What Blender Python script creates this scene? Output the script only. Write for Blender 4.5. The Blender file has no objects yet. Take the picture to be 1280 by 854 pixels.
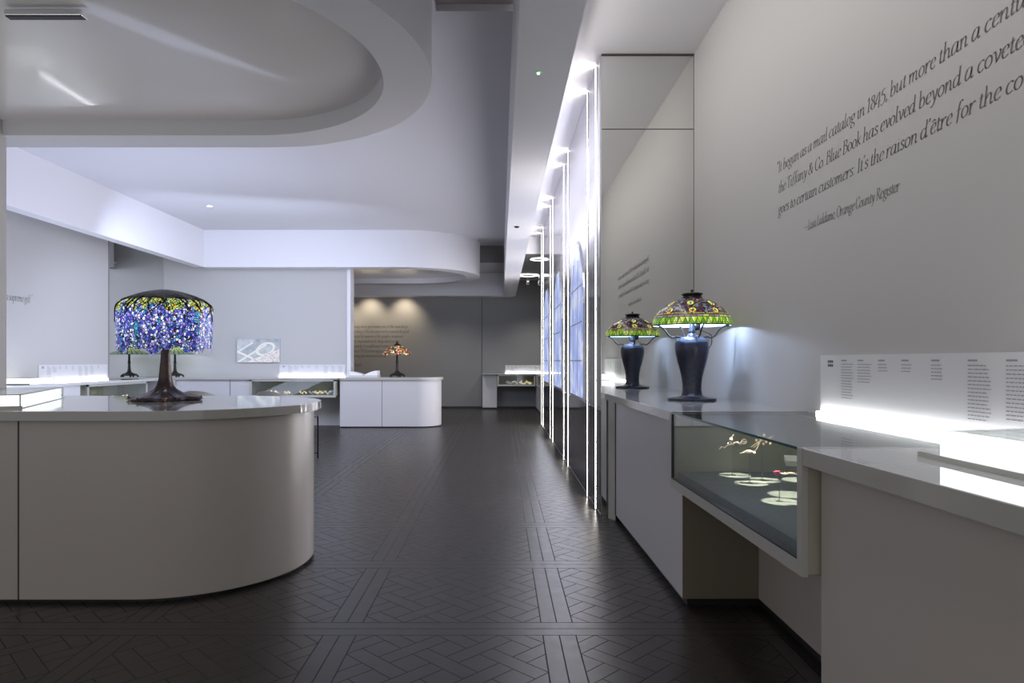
import bpy, bmesh, math, random
from mathutils import Vector, Matrix
random.seed(7)
PI = math.pi
S = bpy.context.scene
COL = S.collection

# ------------------------------------------------------------------ camera
F, CX, HY, H = 850.0, 625.0, 451.0, 1.25
cam = bpy.data.cameras.new('camera'); co = bpy.data.objects.new('camera', cam); COL.objects.link(co)
co.location = (0, 0, H); co.rotation_euler = (PI/2, 0, 0)
cam.sensor_width = 36; cam.lens = 36*F/1280
cam.shift_x = (640-CX)/1280; cam.shift_y = (HY-427)/1280
cam.clip_start = .05
S.camera = co

# ------------------------------------------------------------------ world, exposure, large lights
w = bpy.data.worlds.new('world'); S.world = w; w.use_nodes = True
w.node_tree.nodes['Background'].inputs[0].default_value = (.84, .83, .86, 1)
w.node_tree.nodes['Background'].inputs[1].default_value = .64
S.view_settings.view_transform = 'Standard'; S.view_settings.look = 'None'
S.view_settings.gamma = 1; S.view_settings.use_curve_mapping = False
S.view_settings.exposure = 0
S.cycles.sample_clamp_indirect = 3

def aim(o, d): o.rotation_euler = Vector(d).to_track_quat('-Z', 'Y').to_euler()
def area(name, loc, d, sx, sy, power, color, spread=180):
    l = bpy.data.lights.new(name, 'AREA'); l.shape = 'RECTANGLE'; l.size = sx; l.size_y = sy
    l.energy = power; l.color = color; l.spread = math.radians(spread)
    o = bpy.data.objects.new(name, l); COL.objects.link(o); o.location = loc; aim(o, d); return o
def spot(name, loc, d, power, color, ang=60, blend=.6, r=.04):
    l = bpy.data.lights.new(name, 'SPOT'); l.energy = power; l.color = color
    l.spot_size = math.radians(ang); l.spot_blend = blend; l.shadow_soft_size = r
    o = bpy.data.objects.new(name, l); COL.objects.link(o); o.location = loc; aim(o, d); return o
def point(name, loc, power, color, r=.03):
    l = bpy.data.lights.new(name, 'POINT'); l.energy = power; l.color = color; l.shadow_soft_size = r
    o = bpy.data.objects.new(name, l); COL.objects.link(o); o.location = loc; return o
COOL = (.80, .84, 1.0); WARM = (1.0, .80, .55); NEU = (1.0, .97, .95)
area('strip_wall_light', (.72, 9.4, 1.9), (-1, 0, 0), 7.4, 3.4, 124, (.83, .85, 1.0))
area('left_hall_fill', (-4.2, 8.2, 1.05), (-.35, .25, 1), 2.2, 3.0, 66, (.66, .73, 1.0))  # added unseen uplight, brightens the left bulkhead and ceiling
area('back_hall_light', (-3.6, 9.5, 2.9), (-.25, 1, -.55), 3.0, 1.2, 72, (.66, .75, 1.0), 150)
area('right_wall_light', (.48, 2.85, 3.5), (1, 0, -.75), 5.0, .3, 27, NEU)
for _x, _y in ((-1.2, 16.4), (.9, 16.6), (-.3, 14.2)): spot('far_hall_fill', (_x, _y, 2.80), (0, .25, -1), 70, (1, .97, .93), 120, 1, .06)  # added spots without fittings, brighten the far walls

# ------------------------------------------------------------------ materials
def mat(name):
    m = bpy.data.materials.new(name); m.use_nodes = True
    nt = m.node_tree; b = nt.nodes['Principled BSDF']; return m, nt, b
def simple(name, col, rough=.5, metal=0, spec=.5, coat=0, bump=0, bscale=200, emit=None, es=0, var=0.0):
    m, nt, b = mat(name)
    b.inputs['Base Color'].default_value = (*col, 1); b.inputs['Roughness'].default_value = rough
    b.inputs['Metallic'].default_value = metal; b.inputs['Specular IOR Level'].default_value = spec
    b.inputs['Coat Weight'].default_value = coat; b.inputs['Coat Roughness'].default_value = .05
    if emit: b.inputs['Emission Color'].default_value = (*emit, 1); b.inputs['Emission Strength'].default_value = es
    tc = nt.nodes.new('ShaderNodeTexCoord'); n = nt.nodes.new('ShaderNodeTexNoise'); n.inputs['Scale'].default_value = bscale
    nt.links.new(tc.outputs['Object'], n.inputs['Vector'])
    if bump:
        bp = nt.nodes.new('ShaderNodeBump'); bp.inputs['Strength'].default_value = bump; bp.inputs['Distance'].default_value = .002
        nt.links.new(n.outputs['Fac'], bp.inputs['Height']); nt.links.new(bp.outputs['Normal'], b.inputs['Normal'])
    if var:
        mx = nt.nodes.new('ShaderNodeMix'); mx.data_type = 'RGBA'
        mx.inputs['A'].default_value = (*[c*(1-var) for c in col], 1); mx.inputs['B'].default_value = (*[min(1, c*(1+var)) for c in col], 1)
        nt.links.new(n.outputs['Fac'], mx.inputs['Factor']); nt.links.new(mx.outputs['Result'], b.inputs['Base Color'])
    return m
class N:
    """tiny node-expression helper"""
    def __init__(s, nt): s.nt = nt
    def m(s, op, *a):
        n = s.nt.nodes.new('ShaderNodeMath'); n.operation = op
        for i, v in enumerate(a):
            if isinstance(v, (int, float)): n.inputs[i].default_value = v
            else: s.nt.links.new(v, n.inputs[i])
        return n.outputs[0]
    def mix(s, f, a, b):
        n = s.nt.nodes.new('ShaderNodeMix'); n.data_type = 'RGBA'
        for k, v in (('Factor', f), ('A', a), ('B', b)):
            if isinstance(v, (int, float)): n.inputs[k].default_value = v
            elif isinstance(v, tuple): n.inputs[k].default_value = (*v, 1)
            else: s.nt.links.new(v, n.inputs[k])
        return n.outputs['Result']
    def obj(s):
        tc = s.nt.nodes.new('ShaderNodeTexCoord'); sp = s.nt.nodes.new('ShaderNodeSeparateXYZ')
        s.nt.links.new(tc.outputs['Object'], sp.inputs[0]); return tc.outputs['Object'], sp.outputs
    def ramp(s, f, stops, interp='CONSTANT'):
        r = s.nt.nodes.new('ShaderNodeValToRGB'); cr = r.color_ramp; cr.interpolation = interp
        while len(cr.elements) < len(stops): cr.elements.new(.5)
        for e, (p, c) in zip(cr.elements, stops): e.position = p; e.color = (*c, 1)
        s.nt.links.new(f, r.inputs[0]); return r.outputs[0]
    def voro(s, vec, scale, feature='F1', rnd=1.0):
        v = s.nt.nodes.new('ShaderNodeTexVoronoi'); v.feature = feature; v.inputs['Scale'].default_value = scale
        v.inputs['Randomness'].default_value = rnd
        if vec is not None: s.nt.links.new(vec, v.inputs['Vector'])
        return v.outputs
    def xyz(s, x, y, z):
        n = s.nt.nodes.new('ShaderNodeCombineXYZ')
        for i, v in enumerate((x, y, z)):
            if isinstance(v, (int, float)): n.inputs[i].default_value = v
            else: s.nt.links.new(v, n.inputs[i])
        return n.outputs[0]
    def hash(s, x, y):
        n = s.nt.nodes.new('ShaderNodeTexWhiteNoise'); n.noise_dimensions = '2D'
        s.nt.links.new(s.xyz(x, y, 0), n.inputs['Vector']); return n.outputs['Value']

wall_m = simple('wall_paint', (.50, .49, .475), .62, spec=.3, bump=.05)
ceil_m = simple('ceiling_paint', (.66, .65, .67), .7, spec=.25)
sof_m = simple('bulkhead_paint', (.74, .73, .75), .45, spec=.4)
glossceil_m = simple('stretch_ceiling', (.74, .70, .68), .22, spec=.6, coat=.3)
dark_wall = simple('dark_wall_paint', (.24, .24, .24), .6, spec=.3)
lam_m = simple('satin_laminate', (.50, .455, .405), .27, spec=.6, bump=.03, bscale=500)
lamw_m = simple('pale_laminate', (.60, .59, .60), .36, spec=.45)
ochre_m = simple('ochre_laminate', (.22, .185, .135), .4, spec=.4)
top_m = simple('polished_worktop', (.60, .60, .585), .05, spec=.6, coat=.6)
edge_m = simple('worktop_edge', (.44, .43, .39), .07, spec=.7)
plinth_m = simple('black_plinth', (.02, .02, .02), .4)
frame_m = simple('champagne_frame', (.50, .49, .44), .3, metal=.2)
groove_m = simple('dark_joint', (.05, .05, .05), .6)
mirror_m = simple('grey_mirror', (.78, .785, .765), .008, metal=1)
panel_m = simple('glossy_wall_panel', (.76, .75, .76), .09, metal=.7, spec=.6)
chrome_m = simple('brushed_trim', (.62, .62, .62), .22, metal=1)
led_m = simple('led_strip_glow', (1, .97, .93), .4, emit=(1, .93, .87), es=48)
bar_m = simple('light_bar_glow', (1, 1, 1), .4, emit=(.97, .97, 1), es=22)
box_m = simple('lit_acrylic', (1, 1, 1), .3, emit=(.97, .97, 1), es=1.8)
label_m = simple('label_card', (.64, .64, .65), .5, emit=None)
ink_m = simple('black_vinyl', (.035, .035, .035), .6)
inkg_m = simple('grey_vinyl', (.13, .12, .115), .6)
ink2_m = simple('printed_ink', (.27, .27, .28), .6)
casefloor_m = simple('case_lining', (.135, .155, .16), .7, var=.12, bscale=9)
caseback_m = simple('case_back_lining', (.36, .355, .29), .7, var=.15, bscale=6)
bronze_m = simple('dark_bronze', (.055, .056, .072), .30, metal=.85, var=.45, bump=.5, bscale=60)
brown_m = simple('brown_bronze', (.075, .055, .048), .3, metal=.8, var=.4, bump=.9, bscale=70)
iron_m = simple('blackened_metal', (.02, .02, .022), .35, metal=.6)
crown_m = simple('knotted_bronze', (.05, .048, .045), .38, metal=.6, bump=1, bscale=70, var=.8)
crown_m.node_tree.nodes['Bump'].inputs['Distance'].default_value = .02
gold_m = simple('glowing_rose_gold', (.95, .72, .55), .25, metal=.85, emit=(1, .78, .62), es=.45)  # glint put in as emission, though the metal is no lamp
gold2_m = simple('glowing_yellow_gold', (.98, .82, .42), .25, metal=.85, emit=(1, .82, .55), es=.4)  # own glow stands in for sparkle under the case spots
pink_m = simple('pink_gem', (.75, .12, .25), .1, spec=1)
white_gem = simple('white_gem', (.95, .93, .88), .12, spec=1)
rod_m = simple('steel_rod', (.35, .36, .36), .3, metal=.9)
wedge_m = simple('cream_block', (.85, .82, .68), .5)
chair_m = simple('greige_shell', (.55, .53, .51), .55, bump=.1)
paper_m = simple('white_paper', (.86, .86, .88), .5)
green_led = simple('green_led', (.1, .9, .2), .4, emit=(.25, 1, .3), es=5)
glow_m = simple('downlight_glow', (1, .98, .95), .4, emit=(1, .97, .92), es=5)
shade_in = simple('milky_inner_glass', (.62, .75, .85), .4, emit=(.62, .80, 1.0), es=.55)

def make_glass():
    m, nt, b = mat('clear_glass'); nt.nodes.remove(b)
    out = nt.nodes['Material Output']
    t = nt.nodes.new('ShaderNodeBsdfTransparent'); t.inputs[0].default_value = (.95, .98, .965, 1)
    g = nt.nodes.new('ShaderNodeBsdfGlossy'); g.inputs['Roughness'].default_value = .01
    fr = nt.nodes.new('ShaderNodeFresnel')
    ge = nt.nodes.new('ShaderNodeNewGeometry'); mr = nt.nodes.new('ShaderNodeMapRange')
    mr.inputs['To Min'].default_value = 1.5; mr.inputs['To Max'].default_value = 1/1.5
    nt.links.new(ge.outputs['Backfacing'], mr.inputs['Value']); nt.links.new(mr.outputs[0], fr.inputs[0])
    mx = nt.nodes.new('ShaderNodeMixShader')
    nt.links.new(fr.outputs[0], mx.inputs[0]); nt.links.new(t.outputs[0], mx.inputs[1]); nt.links.new(g.outputs[0], mx.inputs[2])
    nt.links.new(mx.outputs[0], out.inputs[0]); return m
glass_m = make_glass()
glassedge_m = simple('green_glass_edge', (.02, .10, .10), .1, spec=.8)

def make_floor():
    m, nt, b = mat('dark_woven_parquet'); e = N(nt); M = e.m
    vec, o = e.obj(); x, y = o[0], o[1]
    P = 1.0
    # panel coordinates, panels centred between strips at x=.27+k, y=3.17+k
    def cell(v, off):
        t = M('SUBTRACT', v, off); k = M('FLOOR', t); f = M('SUBTRACT', t, k)   # 0..1, strip centre at 0/1
        d = M('MINIMUM', f, M('SUBTRACT', 1.0, f)); return k, f, d
    kx, fx, dx = cell(x, .27); ky, fy, dy = cell(y, 3.17)
    g = .0028
    def line(v, c, wd=g): return M('LESS_THAN', M('ABSOLUTE', M('SUBTRACT', v, c)), wd)
    lx = M('MAXIMUM', line(dx, 0.0, g), line(dx, .075)); ly = M('MAXIMUM', line(dy, 0.0, g), line(dy, .075))
    inx = M('LESS_THAN', dx, .075); iny = M('LESS_THAN', dy, .075)
    # y-running strip pair wins at crossings when hash says so: keep x strips continuous
    strip = M('MAXIMUM', inx, iny)
    sl = M('MAXIMUM', M('MULTIPLY', lx, M('SUBTRACT', 1.0, iny)), ly)
    px = M('SUBTRACT', fx, .5); py = M('SUBTRACT', fy, .5)
    q = .2004
    u = M('DIVIDE', M('MULTIPLY', M('ADD', px, py), .70711), q); v = M('DIVIDE', M('MULTIPLY', M('SUBTRACT', px, py), .70711), q)
    ku = M('FLOOR', u); kv = M('FLOOR', v); fu = M('SUBTRACT', u, ku); fv = M('SUBTRACT', v, kv)
    du = M('ABSOLUTE', M('SUBTRACT', fu, .5)); dv = M('ABSOLUTE', M('SUBTRACT', fv, .5))
    wd = .20
    inu = M('LESS_THAN', du, wd); inv = M('LESS_THAN', dv, wd)
    eu = line(du, wd, .013); ev = line(dv, wd, .013)
    par = M('MODULO', M('ABSOLUTE', M('ADD', ku, kv)), 2.0)
    uover = M('GREATER_THAN', par, .5); vover = M('SUBTRACT', 1.0, uover)
    lu = M('MULTIPLY', eu, M('SUBTRACT', 1.0, M('MULTIPLY', inv, vover)))
    lv = M('MULTIPLY', ev, M('SUBTRACT', 1.0, M('MULTIPLY', inu, uover)))
    lat = M('MULTIPLY', M('MAXIMUM', lu, lv), M('SUBTRACT', 1.0, strip))
    gr = M('MINIMUM', M('ADD', lat, sl), 1.0)
    h1 = e.hash(M('ADD', ku, M('MULTIPLY', kx, 17.0)), M('ADD', M('MULTIPLY', inu, 31.0), M('MULTIPLY', kv, inv)))
    n = nt.nodes.new('ShaderNodeTexNoise'); n.inputs['Scale'].default_value = 14; nt.links.new(vec, n.inputs['Vector'])
    tone = M('ADD', M('MULTIPLY', h1, .45), M('MULTIPLY', n.outputs['Fac'], .55))
    base = e.mix(tone, (.022, .0185, .016), (.038, .032, .028))
    col = e.mix(gr, base, (.006, .0055, .005))
    nt.links.new(col, b.inputs['Base Color'])
    rg = M('ADD', .245, M('MULTIPLY', n.outputs['Fac'], .16)); nt.links.new(M('ADD', rg, M('MULTIPLY', gr, .4)), b.inputs['Roughness'])
    b.inputs['Specular IOR Level'].default_value = .62
    bp = nt.nodes.new('ShaderNodeBump'); bp.inputs['Strength'].default_value = .5; bp.inputs['Distance'].default_value = .002
    nt.links.new(M('SUBTRACT', 0.0, gr), bp.inputs['Height']); nt.links.new(bp.outputs[0], b.inputs['Normal'])
    return m
floor_m = make_floor()

def glass_out(nt, b, e, col, lead, es):
    c = e.mix(lead, col, (.006, .006, .008))
    nt.links.new(c, b.inputs['Base Color']); nt.links.new(c, b.inputs['Emission Color'])
    b.inputs['Roughness'].default_value = .22
    if isinstance(es, (int, float)): b.inputs['Emission Strength'].default_value = es
    else: nt.links.new(es, b.inputs['Emission Strength'])

def make_wisteria():      # z runs 0 (lower edge) .. .40 (crown) in shade coordinates
    m, nt, b = mat('wisteria_leaded_glass'); e = N(nt); M = e.m
    vec, o = e.obj()
    th = M('ARCTAN2', o[1], o[0]); z = o[2]
    sv = e.xyz(M('MULTIPLY', th, .29), M('MULTIPLY', z, .82), 0)
    vo = e.voro(sv, 68); de = e.voro(sv, 68, 'DISTANCE_TO_EDGE')[0]
    lead = M('LESS_THAN', de, .095)
    sp = nt.nodes.new('ShaderNodeSeparateColor'); nt.links.new(vo['Color'], sp.inputs[0])
    r, g2 = sp.outputs[0], sp.outputs[1]
    clus = nt.nodes.new('ShaderNodeTexNoise'); clus.inputs['Scale'].default_value = 15; nt.links.new(sv, clus.inputs['Vector'])
    cl2 = nt.nodes.new('ShaderNodeTexNoise'); cl2.inputs['Scale'].default_value = 9; nt.links.new(e.xyz(M('MULTIPLY', th, .5), M('MULTIPLY', z, .3), 4.0), cl2.inputs['Vector'])
    blues = e.ramp(M('FRACT', M('ADD', r, M('MULTIPLY', clus.outputs['Fac'], .35))), [(0, (.03, .04, .36)), (.14, (.07, .10, .62)), (.30, (.16, .12, .62)), (.42, (.62, .70, .95)), (.56, (.22, .27, .80)), (.70, (.36, .30, .72)), (.82, (.80, .84, 1.0)), (.92, (.02, .24, .45))])
    teal = e.ramp(g2, [(0, (.02, .26, .42)), (.35, (.05, .42, .45)), (.65, (.10, .25, .70)), (.85, (.30, .62, .50))])
    c1 = e.mix(M('GREATER_THAN', cl2.outputs['Fac'], .63), blues, teal)
    leaf = e.ramp(r, [(0, (.42, .52, .08)), (.25, (.16, .30, .06)), (.45, (.62, .62, .10)), (.62, (.45, .55, .25)), (.8, (.80, .50, .06)), (.88, (.62, .72, .55)), (.95, (.20, .25, .60))])
    lz = M('ADD', z, M('MULTIPLY', M('SUBTRACT', clus.outputs['Fac'], .5), .40))
    isleaf = M('GREATER_THAN', lz, .262)
    c2 = e.mix(isleaf, c1, leaf)
    glow = M('ADD', .45, M('MULTIPLY', M('SUBTRACT', 1.0, M('MINIMUM', M('MULTIPLY', M('ABSOLUTE', M('SUBTRACT', z, .24)), 4.0), 1.0)), .75))
    glass_out(nt, b, e, c2, lead, glow); return m
wist_m = make_wisteria()

def make_peony():       # z 0 (rim) .. .20 (crown) ; radius .25
    m, nt, b = mat('peony_leaded_glass'); e = N(nt); M = e.m
    vec, o = e.obj(); th = M('ARCTAN2', o[1], o[0]); z = o[2]
    ur = M('SQRT', M('ADD', M('POWER', o[0], 2.0), M('POWER', o[1], 2.0)))
    vo = e.voro(vec, 62); de = e.voro(vec, 62, 'DISTANCE_TO_EDGE')[0]
    sp = nt.nodes.new('ShaderNodeSeparateColor'); nt.links.new(vo['Color'], sp.inputs[0]); r = sp.outputs[0]
    basec = e.ramp(r, [(0, (.012, .010, .02)), (.30, (.05, .02, .05)), (.45, (.11, .03, .04)), (.58, (.10, .08, .16)), (.72, (.03, .07, .06)), (.80, (.20, .18, .26)), (.90, (.10, .16, .05)), (.96, (.35, .22, .14))])
    lead = M('LESS_THAN', de, .06)
    # flowers: two staggered rows of eight
    def flower(row, zc, off, cnt):
        f = M('FRACT', M('ADD', M('MULTIPLY', th, cnt/(2*PI)), off))
        a = M('MULTIPLY', M('MULTIPLY', M('SUBTRACT', f, .5), 2*PI/cnt), ur)
        d = M('SQRT', M('ADD', M('POWER', a, 2.0), M('POWER', M('MULTIPLY', M('SUBTRACT', z, zc), 1.35), 2.0)))
        return d
    d1 = flower(0, .088, .12, 9); d2 = flower(1, .138, .62, 7)
    d = M('MINIMUM', d1, M('ADD', d2, .002))
    ring = M('LESS_THAN', d, .0235); ctr = M('LESS_THAN', d, .0115)
    yel = e.ramp(r, [(0, (.85, .62, .03)), (.35, (.45, .55, .03)), (.65, (.95, .80, .12)), (.85, (.75, .25, .03))])
    tea = e.ramp(r, [(0, (.02, .35, .33)), (.5, (.05, .20, .42)), (.8, (.02, .10, .12))])
    c = e.mix(ring, basec, yel); c = e.mix(ctr, c, tea)
    # horizontal bands
    band = M('MULTIPLY', M('GREATER_THAN', z, .046), M('LESS_THAN', z, .060))
    band2 = M('MULTIPLY', M('GREATER_THAN', z, .066), M('LESS_THAN', z, .071))
    fb = M('FRACT', M('MULTIPLY', th, 40/(2*PI)))
    bc = e.ramp(e.hash(M('FLOOR', M('MULTIPLY', th, 40/(2*PI))), 1.0), [(0, (.25, .17, .22)), (.4, (.42, .42, .16)), (.7, (.16, .12, .10))])
    c = e.mix(band, c, bc); c = e.mix(band2, c, (.42, .40, .04))
    low = M('LESS_THAN', z, .044)
    zig = M('ABSOLUTE', M('SUBTRACT', M('FRACT', M('MULTIPLY', th, 44/(2*PI))), .5))
    up = M('GREATER_THAN', M('MULTIPLY', z, 12.5), zig)
    hsh = e.hash(M('FLOOR', M('MULTIPLY', th, 88/(2*PI))), up)
    grn = e.ramp(hsh, [(0, (.18, .42, .02)), (.3, (.36, .55, .03)), (.55, (.10, .26, .02)), (.8, (.62, .70, .22))])
    c = e.mix(low, c, grn)
    zl = M('LESS_THAN', M('ABSOLUTE', M('SUBTRACT', M('MULTIPLY', z, 12.5), zig)), .045)
    hl = M('MAXIMUM', M('LESS_THAN', M('ABSOLUTE', M('SUBTRACT', z, .045)), .0016), M('LESS_THAN', M('ABSOLUTE', M('SUBTRACT', z, .062)), .0025))
    hl = M('MAXIMUM', hl, M('LESS_THAN', M('ABSOLUTE', M('SUBTRACT', z, .0125)), .0012))
    bl = M('MULTIPLY', band, M('LESS_THAN', fb, .08))
    notl = M('SUBTRACT', 1.0, M('MAXIMUM', low, band))
    L = M('MAXIMUM', M('MULTIPLY', lead, notl), M('MAXIMUM', M('MULTIPLY', zl, low), M('MAXIMUM', hl, bl)))
    dring = M('LESS_THAN', M('ABSOLUTE', M('SUBTRACT', d, .0235)), .0014)
    L = M('MAXIMUM', L, M('MULTIPLY', dring, notl))
    glass_out(nt, b, e, c, L, M('ADD', .75, M('MULTIPLY', ring, .35))); return m
peony_m = make_peony()

def make_small(name, stops, scale, es, ribs=0):
    m, nt, b = mat(name); e = N(nt); M = e.m
    vec, o = e.obj(); vo = e.voro(vec, scale); de = e.voro(vec, scale, 'DISTANCE_TO_EDGE')[0]
    sp = nt.nodes.new('ShaderNodeSeparateColor'); nt.links.new(vo['Color'], sp.inputs[0])
    L = M('LESS_THAN', de, .06); c = e.ramp(sp.outputs[0], stops)
    if ribs:
        f = M('FRACT', M('MULTIPLY', M('ARCTAN2', o[1], o[0]), ribs/(2*PI))); L = M('LESS_THAN', M('ABSOLUTE', M('SUBTRACT', f, .5)), .12)
        ring = M('LESS_THAN', M('FRACT', M('MULTIPLY', o[2], 40)), .15); L = M('MAXIMUM', L, ring)
        d = M('SUBTRACT', 1.0, M('MINIMUM', 1.0, M('MULTIPLY', M('SQRT', M('ADD', M('POWER', o[0], 2.0), M('POWER', o[1], 2.0))), 3.6)))
        c = e.mix(d, c, (.62, .78, .10))
    glass_out(nt, b, e, c, L, es); return m
lily_m = make_small('green_leaded_glass', [(0, (.10, .17, .07)), (.4, (.16, .23, .10)), (.7, (.08, .14, .08)), (.85, (.20, .26, .14))], 40, .6, 24)
pop_m = make_small('poppy_leaded_glass', [(0, (.45, .06, .03)), (.22, (.05, .09, .04)), (.38, (.62, .22, .06)), (.5, (.10, .14, .05)), (.65, (.75, .42, .22)), (.78, (.06, .05, .04)), (.92, (.7, .68, .45))], 34, .55)

def make_window():
    m, nt, b = mat('blue_lit_window_glass'); e = N(nt); M = e.m; vec, o = e.obj()
    n = nt.nodes.new('ShaderNodeTexNoise'); n.inputs['Scale'].default_value = 3.5; nt.links.new(vec, n.inputs['Vector'])
    c = e.ramp(n.outputs['Fac'], [(.3, (.30, .40, .82)), (.5, (.42, .52, .95)), (.62, (.78, .84, 1.0)), (.72, (.38, .48, .9))], 'LINEAR')
    b.inputs['Base Color'].default_value = (.03, .03, .04, 1); nt.links.new(c, b.inputs['Emission Color']); b.inputs['Emission Strength'].default_value = .78
    b.inputs['Roughness'].default_value = .1; return m
win_m = make_window()
def make_screen():
    m, nt, b = mat('screen_picture'); e = N(nt); M = e.m; vec, o = e.obj(); x, z = o[0], o[2]
    n = nt.nodes.new('ShaderNodeTexNoise'); n.inputs['Scale'].default_value = 7; nt.links.new(vec, n.inputs['Vector'])
    c = e.ramp(n.outputs['Fac'], [(.3, (.36, .44, .56)), (.5, (.52, .60, .72)), (.7, (.66, .74, .86))], 'LINEAR')
    # open ring and diagonal bar of a bracelet, white paving lower right
    dx = M('MULTIPLY', M('SUBTRACT', x, .14), .75); dz = M('SUBTRACT', z, .03)
    r = M('SQRT', M('ADD', M('POWER', M('ADD', dx, M('MULTIPLY', dz, -.35)), 2.0), M('POWER', dz, 2.0)))
    ring = M('LESS_THAN', M('ABSOLUTE', M('SUBTRACT', r, .115)), .018)
    dg = M('SUBTRACT', z, M('MULTIPLY', M('ADD', x, .03), .62))
    bar = M('MULTIPLY', M('LESS_THAN', M('ABSOLUTE', dg), .018), M('LESS_THAN', x, .16))
    bar2 = M('MULTIPLY', M('LESS_THAN', M('ABSOLUTE', M('SUBTRACT', dg, .2)), .014), M('LESS_THAN', x, -.1))
    c = e.mix(M('MAXIMUM', ring, M('MAXIMUM', bar, bar2)), c, (.92, .95, 1.0))
    vo = e.voro(vec, 60); sp = nt.nodes.new('ShaderNodeSeparateColor'); nt.links.new(vo['Color'], sp.inputs[0])
    peb = e.ramp(sp.outputs[0], [(0, (.9, .88, .95)), (.5, (.55, .52, .62)), (.75, (.98, .97, 1))])
    lowr = M('LESS_THAN', M('ADD', M('MULTIPLY', z, 1.0), M('MULTIPLY', x, -.38)), -.125)
    c = e.mix(lowr, c, peb)
    ll = M('LESS_THAN', M('ABSOLUTE', M('ADD', M('ADD', z, .20), M('MULTIPLY', x, .45))), .02); c = e.mix(M('MULTIPLY', ll, M('LESS_THAN', x, -.1)), c, (.95, .96, 1))
    b.inputs['Base Color'].default_value = (.03, .03, .04, 1); nt.links.new(c, b.inputs['Emission Color']); b.inputs['Emission Strength'].default_value = .78
    b.inputs['Roughness'].default_value = .15; return m
screen_m = make_screen()

# ------------------------------------------------------------------ mesh helpers
class MB:
    def __init__(s, org=(0, 0, 0)): s.bm = bmesh.new(); s.o = Vector(org)
    def v(s, p): return s.bm.verts.new(Vector(p)-s.o)
    def face(s, pts):
        vs = [s.v(p) for p in pts]
        try: return s.bm.faces.new(vs)
        except ValueError: return None
    def box(s, x0, x1, y0, y1, z0, z1): return s.prism([(x0, y0), (x1, y0), (x1, y1), (x0, y1)], z0, z1)
    def prism(s, pts, z0, z1):
        lo = [s.v((p[0], p[1], z0)) for p in pts]; hi = [s.v((p[0], p[1], z1)) for p in pts]; n = len(pts)
        s.bm.faces.new(lo[::-1]); s.bm.faces.new(hi)
        for i in range(n): s.bm.faces.new((lo[i], lo[(i+1) % n], hi[(i+1) % n], hi[i]))
        return s
    def extr(s, pts, axis, a0, a1):
        """polygon in the plane normal to axis ('x' or 'y'), pts=(u,z)"""
        f = (lambda u, z, a: (a, u, z)) if axis == 'x' else (lambda u, z, a: (u, a, z))
        lo = [s.v(f(p[0], p[1], a0)) for p in pts]; hi = [s.v(f(p[0], p[1], a1)) for p in pts]; n = len(pts)
        s.bm.faces.new(lo[::-1]); s.bm.faces.new(hi)
        for i in range(n): s.bm.faces.new((lo[i], lo[(i+1) % n], hi[(i+1) % n], hi[i]))
        return s
    def lathe(s, prof, seg=32, c=(0, 0), mod=None, caps=True):
        rings = []
        for r, z in prof:
            ring = []
            for i in range(seg):
                a = 2*PI*i/seg; rr = r*(mod(a, z) if mod else 1)
                ring.append(s.v((c[0]+rr*math.cos(a), c[1]+rr*math.sin(a), z)))
            rings.append(ring)
        for a, b in zip(rings, rings[1:]):
            for i in range(seg): s.bm.faces.new((a[i], a[(i+1) % seg], b[(i+1) % seg], b[i]))
        if caps:
            s.bm.faces.new(rings[0][::-1]); s.bm.faces.new(rings[-1])
        return s
    def tube(s, pts, r, seg=8, caps=True):
        pts = [Vector(p) for p in pts]; rs = r if isinstance(r, (list, tuple)) else [r]*len(pts); rings = []
        up = Vector((0, 0, 1)); prev = None
        for i, p in enumerate(pts):
            d = (pts[min(i+1, len(pts)-1)]-pts[max(i-1, 0)]).normalized()
            a = prev if prev is not None else (up if abs(d.z) < .9 else Vector((1, 0, 0)))
            n = (a - d*a.dot(d)).normalized(); prev = n; bnm = d.cross(n)
            rings.append([s.v(p+rs[i]*(n*math.cos(2*PI*k/seg)+bnm*math.sin(2*PI*k/seg))) for k in range(seg)])
        for a, b in zip(rings, rings[1:]):
            for k in range(seg): s.bm.faces.new((a[k], a[(k+1) % seg], b[(k+1) % seg], b[k]))
        if caps: s.bm.faces.new(rings[0][::-1]); s.bm.faces.new(rings[-1])
        return s
    def ball(s, c, r, sx=1, sy=1, sz=1, u=12, v=8):
        m = Matrix.Translation(Vector(c)-s.o) @ Matrix.Diagonal((sx, sy, sz, 1))
        bmesh.ops.create_uvsphere(s.bm, u_segments=u, v_segments=v, radius=r, matrix=m); return s
    def build(s, name, m, parent=None, smooth=False, bevel=0, loc=None, sub=0):
        bmesh.ops.recalc_face_normals(s.bm, faces=s.bm.faces)
        me = bpy.data.meshes.new(name); s.bm.to_mesh(me); s.bm.free()
        ms = m if isinstance(m, list) else [m]
        for k in ms: me.materials.append(k)
        if smooth:
            me.shade_smooth()
            try: me.set_sharp_from_angle(angle=math.radians(smooth if smooth is not True else 40))
            except Exception: pass
        o = bpy.data.objects.new(name, me); COL.objects.link(o)
        if parent: o.parent = parent
        elif any(s.o): o.location = s.o
        if loc: o.location = loc
        if bevel:
            b = o.modifiers.new('bevel', 'BEVEL'); b.width = bevel; b.segments = 2; b.limit_method = 'ANGLE'
        if sub:
            b = o.modifiers.new('sub', 'SUBSURF'); b.levels = sub; b.render_levels = sub
        return o
def tag(o, label, cat, group=None):
    o['label'] = label; o['category'] = cat
    if group: o['group'] = group
    return o
def thing(name, label, cat, loc=(0, 0, 0), rz=0, group=None):
    o = bpy.data.objects.new(name, None); COL.objects.link(o); o.location = loc; o.rotation_euler = (0, 0, rz)
    o.empty_display_size = .1
    return tag(o, label, cat, group)
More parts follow.
